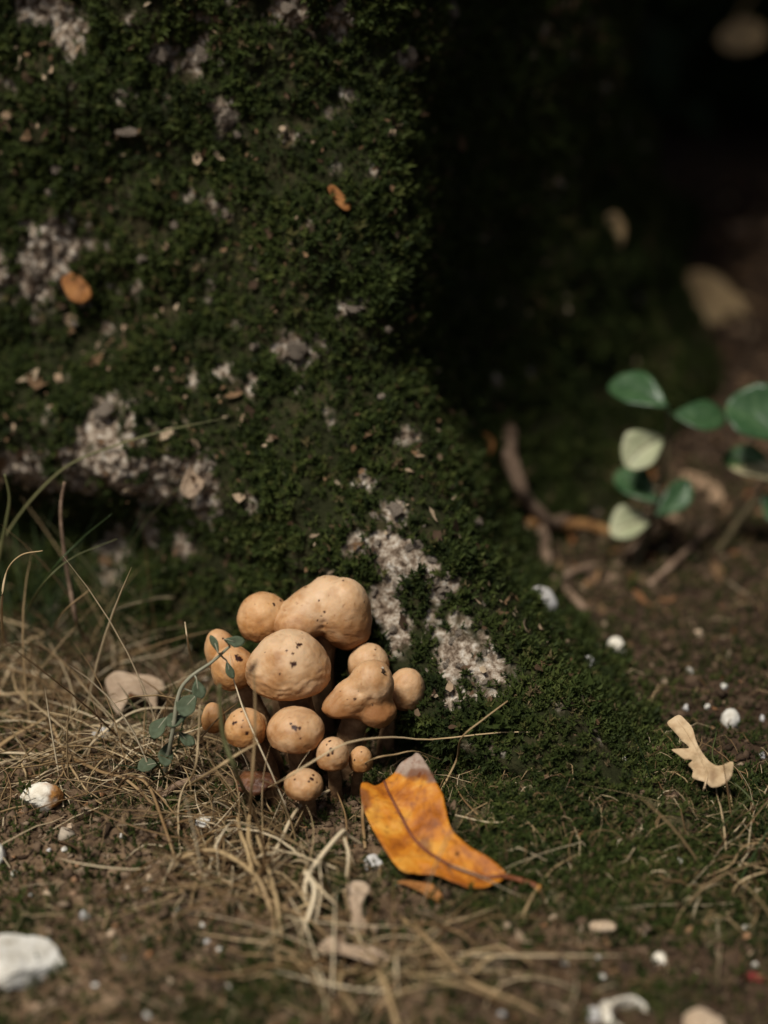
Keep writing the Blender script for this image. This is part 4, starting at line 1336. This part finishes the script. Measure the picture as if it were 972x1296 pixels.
for k, (px, py, a, b_) in enumerate(TANP):
    stone('brown_pebble', 'tiny tan-brown pebble scattered on the soil', px, py, a, b_ * 0.9, M_TAN, 200 + k, 0.34, rot=k * 1.7, depth=0.6 + 0.1 * (k % 6), skew=0.3 * ((k % 5) - 2) / 2, group='tiny brown pebbles on the soil', tall=0.7, cat='pebble', sink=0.15)


# hollow shell-like stone at the bottom right
def shell():
    p, n = surf(792, 1284)
    d = (p - CAM).length
    a = 29 * d / FPX
    nu, nv = 48, 26
    V, F = [], []
    for i in range(nv):
        f = i / (nv - 1)
        for j in range(nu):
            t = j / nu * 2 * math.pi
            # a lipped bowl: rim torus with hollow centre
            rr = a * (1.0 - 0.62 * f if f < 0.5 else 0.69 - 0.55 * (f - 0.5) * 2)
            zh = a * (0.75 * math.sin(min(f * 2, 1) * math.pi / 2) if f < 0.5 else 0.75 - 0.95 * math.sin((f - 0.5) * math.pi) ** 1.2)
            V.append((rr * math.cos(t) * 1.05, rr * math.sin(t) * 0.9, zh))
        if i:
            for j in range(nu):
                k = (j + 1) % nu
                F.append(((i - 1) * nu + j, (i - 1) * nu + k, i * nu + k, i * nu + j))
    V = np.array(V)
    V = V * (1 + 0.16 * fbm(V * 90, 3) + 0.10 * fbm(V * 250, 2))[:, None]
    V[:, 0] += np.where(V[:, 0] < 0, 0.25 * V[:, 0], 0)
    F.append(tuple((nv - 1) * nu + j for j in range(nu)))
    me = mesh_vf('shell', V, F, {'stain': sstep(0.55 * a, 0.2 * a, np.hypot(V[:, 0], V[:, 1])) * 0.8})
    o = link_mesh('shell', me, M_WHITE_OR)
    o.location = (p.x, p.y, p.z - a * 0.25)
    o.rotation_euler = (R(32), R(14), 0)
    tag(o, 'whitish hollow shell lying open side up on the dark soil', 'shell')


shell()


# ------------------------------------------------------------------ single straws, stalks and twigs
def straw(name, label, pts, rad, mat=None, tint=0.7, flat=0.7, cat='grass stalk', sides=6, n=22, jit=0.0, group=None):
    """pts: (px,py,lift) on the surface or (px,py,Y,'y') on a plane"""
    P = []
    for q in pts:
        if len(q) == 4: P.append(np.array(at_y(q[0], q[1], q[2])))
        else: P.append(np.array(surf(q[0], q[1], q[2])[0]))
    V, F = tube(P, rad, sides, flat, n, jit)
    o = link_mesh(name, mesh_vf(name, V, F, {'tint': np.clip(tint + 0.15 * fbm(V * 60, 2), 0, 1)}), mat or M_STRAW)
    recenter(o)
    tag(o, label, cat, group)
    return o


S = 'dry_stalk'
straw(S, 'long pale straw running from under the cross-marked cap across to the moss', [(332, 1003, 0.001), (360, 986, -0.046, 'y'), (394, 965, -0.044, 'y'), (440, 940, -0.036, 'y'), (496, 933, -0.022, 'y'), (545, 936, -0.012, 'y'), (640, 930, 0.004), (706, 929, 0.001)], [.0005, .0006, .0005, .0003], tint=.75)
straw(S, 'thin green-tinged straw arching from the smallest mushroom towards the root', [(440, 985, 0.001), (471, 961, -0.026, 'y'), (500, 955, -0.022, 'y'), (527, 951, -0.016, 'y'), (575, 957, 0.003), (640, 950, 0.001)], [.0005, .0005, .0004, .0003], tint=.6)
straw(S, 'stout pale straw slanting up to the low front mushroom button', [(327, 1108, 0.001), (352, 1080, 0.006), (385, 1045, 0.009), (418, 1012, 0.006)], [.0008, .0010, .0009, .0008], tint=.9)
straw(S, 'stiff grey straw poking up between the spotted ochre caps', [(232, 1000, 0.001), (268, 976, -0.045, 'y'), (300, 955, -0.044, 'y'), (327, 940, -0.042, 'y')], [.0008, .0008, .0006], tint=.65)
straw(S, 'upright thin straw standing before the small orange-tan mushroom', [(228, 1006, 0.001), (246, 975, -0.035, 'y'), (251, 935, -0.032, 'y'), (253, 892, -0.03, 'y')], [.0005, .0005, .0004], tint=.75)
straw(S, 'tall thin straw standing before the big round wrinkled cap', [(316, 1040, 0.001), (318, 1000, -0.055, 'y'), (322, 940, -0.05, 'y'), (323, 890, -0.046, 'y'), (321, 850, -0.044, 'y')], [.0006, .0006, .0005, .0004], tint=.55)
straw('green_stalk', 'soft green stem standing before the spotted ochre mushroom', [(310, 1005, 0.001), (300, 980, -0.06, 'y'), (284, 937, -0.058, 'y'), (279, 900, -0.056, 'y'), (278, 866, -0.054, 'y')], [.0009, .0010, .0009, .0008], M_GRASS, tint=1.0)
straw(S, 'long pale straw lying flat across the straw tangle near the stained stone', [(-20, 961, 0.004), (30, 964, 0.006), (75, 969, 0.005), (104, 966, 0.003)], [.0007, .0007, .0006], tint=.9)
straw(S, 'long bright straw reaching from the tangle up to the herb sprig', [(100, 968, 0.003), (140, 953, 0.012), (187, 938, 0.016), (243, 925, 0.012)], [.0008, .0008, .0006, .0004], tint=.92)
straw(S, 'straight straw lying level at the tangle top left of the lobed leaf', [(-20, 888, 0.006), (64, 887, 0.008), (120, 880, 0.004)], [.0007, .0007, .0005], tint=.7)
straw(S, 'kinked pale straw bent into an elbow above the tangle', [(-10, 893, 0.003), (25, 866, 0.012), (42, 855, 0.018), (46, 840, 0.02), (36, 823, 0.02), (18, 818, 0.022)], [.0008, .0008, .0006, .0005], tint=.75)
straw(S, 'broad tan straw blade slanting into the tangle above the stained stone', [(-15, 965, 0.003), (20, 945, 0.006), (62, 915, 0.006)], [.0013, .0014, .0005], tint=.5, flat=.35)
straw(S, 'forked brown straw sloping down past the stained stone', [(66, 925, 0.004), (80, 960, 0.006), (100, 990, 0.004), (120, 1015, 0.002), (165, 1036, 0.001)], [.0007, .0006, .0005, .0003], tint=.6)
straw(S, 'long tan straw sloping from the tangle down to the white chip', [(85, 962, 0.004), (130, 985, 0.008), (165, 1002, 0.006), (200, 1030, 0.002)], [.0010, .0009, .0007], tint=.45)
straw('stick', 'thick greyish dead stick poking from the straw below the herb sprig', [(205, 1014, 0.002), (225, 1006, 0.006), (262, 990, 0.008)], [.0016, .0017, .0014], M_TWIG, cat='stick', sides=8, flat=1, jit=.2)
straw(S, 'brown straw curving down from the tangle onto bare soil', [(172, 985, 0.006), (198, 1010, 0.01), (212, 1050, 0.01), (225, 1105, 0.002)], [.0007, .0007, .0005], tint=.4)
# tall blades in front of the trunk on the left
straw('grass_blade', 'tall arching grass blade whose dry tip crosses the rough pale bark', [(-30, 735, 0.09, 'y'), (5, 680, 0.10, 'y'), (40, 632, 0.105, 'y'), (85, 590, 0.11, 'y'), (140, 566, 0.112, 'y'), (205, 546, 0.115, 'y'), (285, 529, 0.118, 'y')], [.0010, .0011, .0012, .0010, .0003], M_GRASS, tint=.95, flat=.4, n=36)
straw(S, 'upright reddish brown dead stem standing before the dark hollow', [(112, 812, 0.001), (98, 790, 0.085, 'y'), (88, 740, 0.086, 'y'), (79, 680, 0.086, 'y'), (77, 640, 0.088, 'y'), (82, 610, 0.09, 'y')], [.0011, .0011, .0009, .0008], M_TWIG, tint=.3, n=30)
straw('grass_blade', 'thin blond blade curling over like a hook beside the dead stem', [(6, 830, 0.001), (2, 770, 0.03, 'y'), (8, 725, 0.028, 'y'), (26, 703, 0.027, 'y'), (54, 697, 0.026, 'y')], [.0006, .0006, .0005, .0003], tint=.7, n=26)
straw('grass_blade', 'slender green blade with blond tip leaning right in front of the hollow', [(22, 800, 0.001), (50, 745, 0.06, 'y'), (90, 707, 0.062, 'y'), (148, 682, 0.064, 'y')], [.0006, .0006, .0004, .0002], M_GRASS, tint=.85, n=24)
straw('grass_blade', 'slender dark green blade with brown seed tip leaning over the hollow', [(18, 806, 0.001), (60, 730, 0.07, 'y'), (100, 685, 0.072, 'y'), (142, 650, 0.074, 'y')], [.0006, .0006, .0004, .0002], M_GRASS, tint=.5, n=24)
straw('grass_blade', 'pale bent blade rising beside the reddish brown dead stem', [(60, 812, 0.001), (80, 775, 0.06, 'y'), (114, 746, 0.062, 'y')], [.0006, .0005, .0003], tint=.5)
straw('grass_blade', 'grey-green blade standing tallest against the left bark', [(-4, 720, 0.08, 'y'), (8, 660, 0.08, 'y'), (12, 630, 0.08, 'y'), (6, 600, 0.08, 'y')], [.0010, .0009, .0006], M_GRASS, tint=.9, flat=.4)
straw(S, 'short blond stalk standing on the soil between lobed leaf and mushrooms', [(243, 850, 0.001), (238, 815, 0.03, 'y'), (234, 787, 0.03, 'y')], [.0005, .0004, .0003], tint=.85)
# straws by the orange leaf and over the mossy root
straw(S, 'forked thin straw rising off the moss behind the orange leaf', [(556, 1008, 0.001), (578, 975, 0.012), (605, 950, 0.018), (632, 930, 0.02), (652, 908, 0.018)], [.0006, .0006, .0005, .0004], tint=.5)
straw(S, 'fine pale straw curving over the moss beside the orange leaf', [(563, 1030, 0.001), (590, 1042, 0.004), (620, 1049, 0.004), (672, 1037, 0.001)], [.0004, .0004, .0003], tint=.9)
straw(S, 'fine brown straw dropping down the moss towards the orange leaf', [(572, 994, 0.002), (595, 1018, 0.004), (612, 1045, 0.003), (622, 1065, 0.001)], [.0004, .0004, .0003], tint=.4)
straw(S, 'upright tan straw between the low button and the orange leaf', [(462, 1075, 0.001), (461, 1050, 0.006), (459, 1020, 0.008)], [.0008, .0008, .0007], tint=.45)
straw(S, 'thin rust straw standing left of the orange leaf edge', [(440, 1075, 0.001), (437, 1045, 0.006), (428, 1012, 0.006)], [.0005, .0004, .0004], tint=.35)
straw(S, 'bent bleached straw with an elbow beside the twisted leaf', [(388, 1148, 0.001), (402, 1122, 0.010), (421, 1094, 0.015), (440, 1088, 0.012), (456, 1084, 0.006)], [.0010, .0011, .0010, .0008], tint=1.0)
straw(S, 'bleached straw leaning low beneath the elbow straw', [(383, 1184, 0.001), (397, 1158, 0.010), (411, 1127, 0.014)], [.0012, .0011, .0010], tint=1.0)
straw(S, 'bleached straw running down from the elbow tip to the twisted leaf', [(411, 1127, 0.0135), (425, 1145, 0.009), (442, 1162, 0.002)], [.0009, .0008, .0006], tint=.85)
straw(S, 'short bleached straw hanging off the elbow straw', [(427, 1095, 0.013), (432, 1105, 0.009), (437, 1114, 0.002)], [.0007, .0007, .0006], tint=.95)
straw(S, 'long tan straw lying in the foreground past the rolled leaf', [(505, 1165, 0.003), (545, 1205, 0.005), (590, 1240, 0.005), (640, 1270, 0.003), (690, 1286, 0.001)], [.0010, .0011, .0010, .0006], tint=.5)
straw(S, 'pale short straw lying crosswise on soil near the long tan straw', [(596, 1235, 0.004), (630, 1222, 0.004), (672, 1214, 0.001)], [.0009, .0008, .0005], tint=.7)
straw(S, 'tan straw pointing at the viewer below the rolled leaf', [(480, 1225, 0.003), (492, 1260, 0.006), (505, 1310, 0.003)], [.0011, .0012, .0010], tint=.6)
straw(S, 'grey-tan straw lying left of the straw below the rolled leaf', [(432, 1235, 0.003), (444, 1262, 0.006), (458, 1290, 0.003)], [.0010, .0011, .0009], tint=.6)
for nm, lab, P, rr_, ti in [
        (S, 'bundled tan straw sagging from the soil below the dried mushroom', [(318, 1030, .004), (330, 1062, .012), (345, 1100, .012), (358, 1150, .002)], [.0010, .0011, .0009], .55),
        (S, 'tan straw bowed beside the slanting pale straw', [(300, 1040, .003), (322, 1080, .014), (328, 1120, .014), (330, 1165, .002)], [.0009, .0010, .0008], .6),
        (S, 'blurred straw bundle stalk lying over the foreground tuft', [(225, 1095, .004), (262, 1110, .012), (300, 1128, .012), (345, 1160, .003)], [.0011, .0012, .0009], .55),
        (S, 'upright wispy straw in the foreground tuft', [(355, 1190, .001), (350, 1140, .012), (352, 1095, .016)], [.0009, .0008, .0006], .65)]:
    straw(nm, lab, P, rr_, tint=ti)
# right edge straws
straw(S, 'thin green grass stalk leaning over the curled tan leaf', [(968, 1046, 0.001), (940, 1020, 0.012), (915, 992, 0.016), (890, 962, 0.016)], [.0004, .0004, .0003], M_GRASS, tint=.7)
straw(S, 'pale forked straw on the mossy soil at the right edge', [(972, 1112, 0.004), (950, 1116, 0.008), (935, 1130, 0.006), (920, 1158, 0.001)], [.0006, .0006, .0004], tint=.7)
straw(S, 'wiry tan straw curving along the moss towards the right edge', [(890, 1112, 0.001), (918, 1104, 0.006), (935, 1088, 0.008), (955, 1080, 0.006), (985, 1090, 0.002)], [.0005, .0005, .0004], tint=.6)
# twigs at the back right
T_ = 'fallen_twig'
straw(T_, 'crooked grey-brown twig with an elbow at the foot of the shaded trunk', [(640, 548, 0.004), (634, 585, 0.008), (638, 620, 0.010), (655, 645, 0.010), (685, 655, 0.008), (712, 652, 0.004)], [.0046, .0050, .0044, .0040, .0036], M_TWIG, cat='twig', sides=10, flat=1, jit=.25, n=30)
straw(T_, 'straight rusty orange-brown twig lying level before the seedling', [(662, 668, 0.004), (700, 672, 0.008), (740, 678, 0.008), (785, 682, 0.003)], [.0034, .0036, .0034, .0028], M_TWIG_OR, cat='twig', sides=10, flat=1, jit=.2, n=24)
straw(T_, 'short thick brown twig hanging below the crooked twig', [(676, 672, 0.006), (680, 695, 0.006), (690, 722, 0.002)], [.0036, .0038, .0030], M_TWIG, cat='twig', sides=10, flat=1, jit=.25)
straw(T_, 'thin brown twig lying from the white stone to the seedling foot', [(702, 738, 0.003), (740, 727, 0.005), (790, 718, 0.002)], [.0022, .0022, .0018], M_TWIG, cat='twig', sides=8, flat=1, jit=.2)
straw(T_, 'short tan twig beside the white stone at the root foot', [(694, 738, 0.003), (715, 755, 0.005), (742, 775, 0.002)], [.0026, .0026, .0020], M_TWIG, cat='twig', sides=8, flat=1, jit=.2)
straw(T_, 'slim grey twig pointing up towards the leafy sprig', [(820, 744, 0.002), (860, 715, 0.008), (908, 682, 0.010)], [.0022, .0020, .0016], M_TWIG, cat='twig', sides=8, flat=1, jit=.2)
straw(T_, 'dark slim twig crossing the soil behind the seedling', [(770, 740, 0.002), (800, 705, 0.006), (830, 672, 0.004)], [.0016, .0015, .0012], M_TWIG, cat='twig', sides=8, flat=1, jit=.2)

# ------------------------------------------------------------------ bark flakes on the bare patches (sub-parts of the trunk)
flk = []
for s_ in range(4):
    me = bpy.data.meshes.new('bark_flake')
    bm = bmesh.new()
    rs = np.random.default_rng(40 + s_)
    m = 9
    a = np.arange(m) / m * 6.283
    rr_ = 0.6 + 0.5 * rs.random(m)
    top = [bm.verts.new((rr_[i] * math.cos(a[i]), rr_[i] * math.sin(a[i]) * 0.65, 0.16 + 0.18 * rs.random())) for i in range(m)]
    bot = [bm.verts.new((rr_[i] * 1.05 * math.cos(a[i]), rr_[i] * 1.05 * math.sin(a[i]) * 0.65, -0.25)) for i in range(m)]
    ct = bm.verts.new((0.1, 0, 0.30))
    for i in range(m):
        k = (i + 1) % m
        bm.faces.new((top[i], top[k], ct))
        bm.faces.new((bot[i], bot[k], top[k], top[i]))
    bm.faces.new(list(reversed(bot)))
    bm.to_mesh(me)
    bm.free()
    me.materials.append(M_FLAKE)
    flk.append(me)
random.seed(11)
for (px, py, r_), c in zip(BARE, bare_c):
    for q in range(max(2, int(r_ * 300))):
        d = (Vector(c) - CAM).length
        s = r_ * FPX / d * 0.62
        p, n = surf(px + random.gauss(0, s), py + random.gauss(0, s))
        if n.z > 0.9: continue
        fo = bpy.data.objects.new('bark_flake', random.choice(flk))
        COL.objects.link(fo)
        sz = random.uniform(0.0012, 0.0034)
        rot = n.to_track_quat('Z', 'Y').to_matrix().to_4x4() @ Matrix.Rotation(random.uniform(0, 6.28), 4, 'Z') @ Matrix.Rotation(random.gauss(0, 0.45), 4, 'X')
        fo.parent = trunk
        fo.matrix_basis = Matrix.Translation(p - tree.location) @ rot @ Matrix.Diagonal((sz * random.uniform(.7, 1.5), sz, sz * random.uniform(.8, 2.0), 1))

# loose pale chips lying in the moss
CH = [(165, 168, 26, 11), (447, 391, 20, 9), (207, 68, 13, 14), (256, 68, 15, 22), (285, 146, 16, 20), (370, 12, 16, 14), (425, 14, 15, 12), (515, 68, 11, 20), (566, 14, 12, 22), (376, 440, 22, 22), (135, 525, 20, 22), (500, 650, 15, 22), (483, 508, 8, 9), (598, 664, 9, 9), (328, 440, 8, 10), (95, 410, 9, 8), (15, 420, 10, 8), (75, 215, 10, 10), (128, 155, 9, 8), (60, 245, 9, 8), (220, 285, 7, 12), (185, 325, 9, 8), (490, 415, 8, 7), (300, 170, 8, 9)]
for k, (px, py, a, b_) in enumerate(CH):
    p, n = surf(px, py, 0.0035)
    d = (p - CAM).length
    o = bpy.data.objects.new('bark_chip', flk[k % 4])
    COL.objects.link(o)
    rot = n.to_track_quat('Z', 'Y').to_matrix().to_4x4()
    o.matrix_world = Matrix.Translation(p) @ rot @ Matrix.Diagonal((a * d / FPX * 0.62, b_ * d / FPX * 0.9, 0.006, 1))
    own = {0: 'long flat pale bark chip lying level in the upper trunk moss', 1: 'small flat whitish bark chip where the trunk face turns into shade',
           9: 'broad rough pale bark chip alone in the middle of the trunk moss', 10: 'large pale bark chip at the top of the rough bracket of bark',
           11: 'long pale bark chip at the top of the bare streak above the mushrooms', 13: 'small pale bark chip on the moss slope above the white stone',
           4: 'pinkish bark chip in the moss below two pale upper chips', 12: 'tiny pale bark chip between the broad rough chip and the bare streak'}
    tag(o, own.get(k, 'pale loose bark chip caught in the dark moss of the trunk'), 'bark chip', 'pale bark chips in the moss')


# ------------------------------------------------------------------ unseen canopy and added shrubs that block sky light, limbs
def leaf_cloud(c, rad, n, size, shell=0.0):
    d = rng.normal(size=(n, 3))
    d /= np.linalg.norm(d, axis=1)[:, None]
    r = (shell + (1 - shell) * rng.random(n)) ** (1 / 3)
    lump = 1 + 0.18 * fbm(d * 2.5 + c[0], 3)
    p = np.array(c) + d * (r * lump)[:, None] * np.array(rad)
    nn = rng.normal(size=(n, 3)) + np.array([0, 0, 0.8])
    nn /= np.linalg.norm(nn, axis=1)[:, None]
    t, b = frames(nn)
    a = rng.random(n) * 6.28
    u = t * np.cos(a)[:, None] + b * np.sin(a)[:, None]
    v = np.cross(nn, u)
    s = (size * np.exp(rng.normal(size=n) * 0.25))[:, None]
    V = np.stack([p - u * s, p + v * s * .5 - nn * s * .1, p + u * s - nn * s * .3, p - v * s * .5 - nn * s * .1], 1).reshape(-1, 3)
    F = np.array([[0, 1, 2], [0, 2, 3]])
    F = (F[None] + (np.arange(n) * 4)[:, None, None]).reshape(-1, 3)
    return V, F, np.zeros(len(V))


cl = join([leaf_cloud((-0.1, 1.1, 3.6), (1.9, 1.5, 1.1), 5200, 0.13), leaf_cloud((1.3, 1.9, 3.3), (1.5, 1.5, 0.9), 3200, 0.13), leaf_cloud((-1.4, 2.2, 3.6), (1.5, 1.4, 1.0), 2600, 0.13), leaf_cloud((1.3, 0.3, 3.6), (1.1, 1.0, 0.8), 1800, 0.13)])
link_mesh('shade_crown', np_mesh('shade_crown', cl[0], cl[1]), M_CROWN, tree, smooth=False)  # out-of-view foliage, shaped to cut sky light from behind and right
for tgt in [(-0.3, 1.2, 4.4), (1.3, 1.9, 3.5), (-1.4, 2.2, 3.8), (1.2, 0.5, 3.7), (0.3, 1.6, 4.2)]:
    a = np.array([AX[0], AX[1], 2.3 + random.random()])
    b_ = np.array(tgt)
    tube_obj('limb', [a, (a + b_) / 2 + np.array([0, 0, -0.12]), b_], [0.11, 0.07, 0.025], M_LIMB, tree, 10, 1.0, 12, 0.1)


def shrub(label, c, rad, n, size):
    root = empty('added_shrub', (c[0], c[1], gz1(c[0], c[1])))  # shrubs added to darken the background and hold off sky light
    tag(root, label, 'shrub', 'dark shrubs added to keep sky light out')
    V, F, _ = leaf_cloud((c[0], c[1], c[2]), rad, n, size)
    g = ground_z(V[:, 0], V[:, 1])
    V[:, 2] = np.maximum(V[:, 2], g + 0.02)
    link_mesh('foliage', np_mesh('foliage', V, F), M_CROWN, root, smooth=False)
    for k in range(4):
        a = k * 1.6 + c[0]
        b0 = np.array([c[0] + 0.05 * math.cos(a), c[1] + 0.05 * math.sin(a), gz1(c[0], c[1]) - 0.02])
        b1 = np.array([c[0] + rad[0] * 0.5 * math.cos(a), c[1] + rad[1] * 0.5 * math.sin(a), c[2] + rad[2] * 0.4])
        tube_obj('stem', [b0, (b0 + b1) / 2 + np.array([0, 0, 0.1]), b1], [0.016, 0.012, 0.006], M_LIMB, root, 7, 1.0, 10)


shrub('dense dark shrub added to blacken the deep shade right behind the trunk', (0.62, 1.35, 0.55), (0.55, 0.55, 0.75), 6500, 0.035)
shrub('dense dark shrub added farther back to keep out sky light', (-0.1, 2.6, 1.1), (1.2, 0.7, 1.2), 4200, 0.07)
shrub('unseen dense dark shrub added at the back right to block sky light', (1.75, 1.7, 1.0), (0.8, 0.8, 1.1), 4200, 0.06)
shrub('unseen dense dark shrub added nearest the open soil to block sky light', (1.9, 0.5, 0.9), (0.7, 0.8, 1.0), 3600, 0.06)
# two withered leaves hanging on the shrub
pt = at_y(942, 45, 0.80)
leaf_px('withered_leaf', 'withered yellow-brown leaf hanging in the dark shrub shade', [(908, 50), (922, 34), (945, 26), (968, 36), (966, 56), (944, 68), (922, 66)], [(912, 54), (940, 46), (966, 40)], tuple(pt), (-0.2, -0.7, 0.7), M_PALETAN, (0.2, 0, 0, 0), vlen=0.015, step=0.003, rib_r=0.001, stalk=[(pt.x + 0.06, 0.95, pt.z + 0.04), (pt.x + 0.2, 1.2, pt.z + 0.02)])
pt, _ = surf(772, 290)
leaf_px('faded_leaf', 'faded brown leaf clinging to the shaded flank of the trunk', [(752, 300), (758, 280), (775, 268), (788, 278), (790, 300), (778, 318), (762, 314)], [(756, 308), (772, 292), (784, 274)], tuple(pt + Vector((0.004, -0.006, 0))), (0.4, -0.8, 0.3), M_PALETAN, (0.2, 0, 0, 0), vlen=0.01, step=0.003, rib_r=0.001)
print('verts', sum(len(o.data.vertices) for o in bpy.data.objects if o.type == 'MESH'))
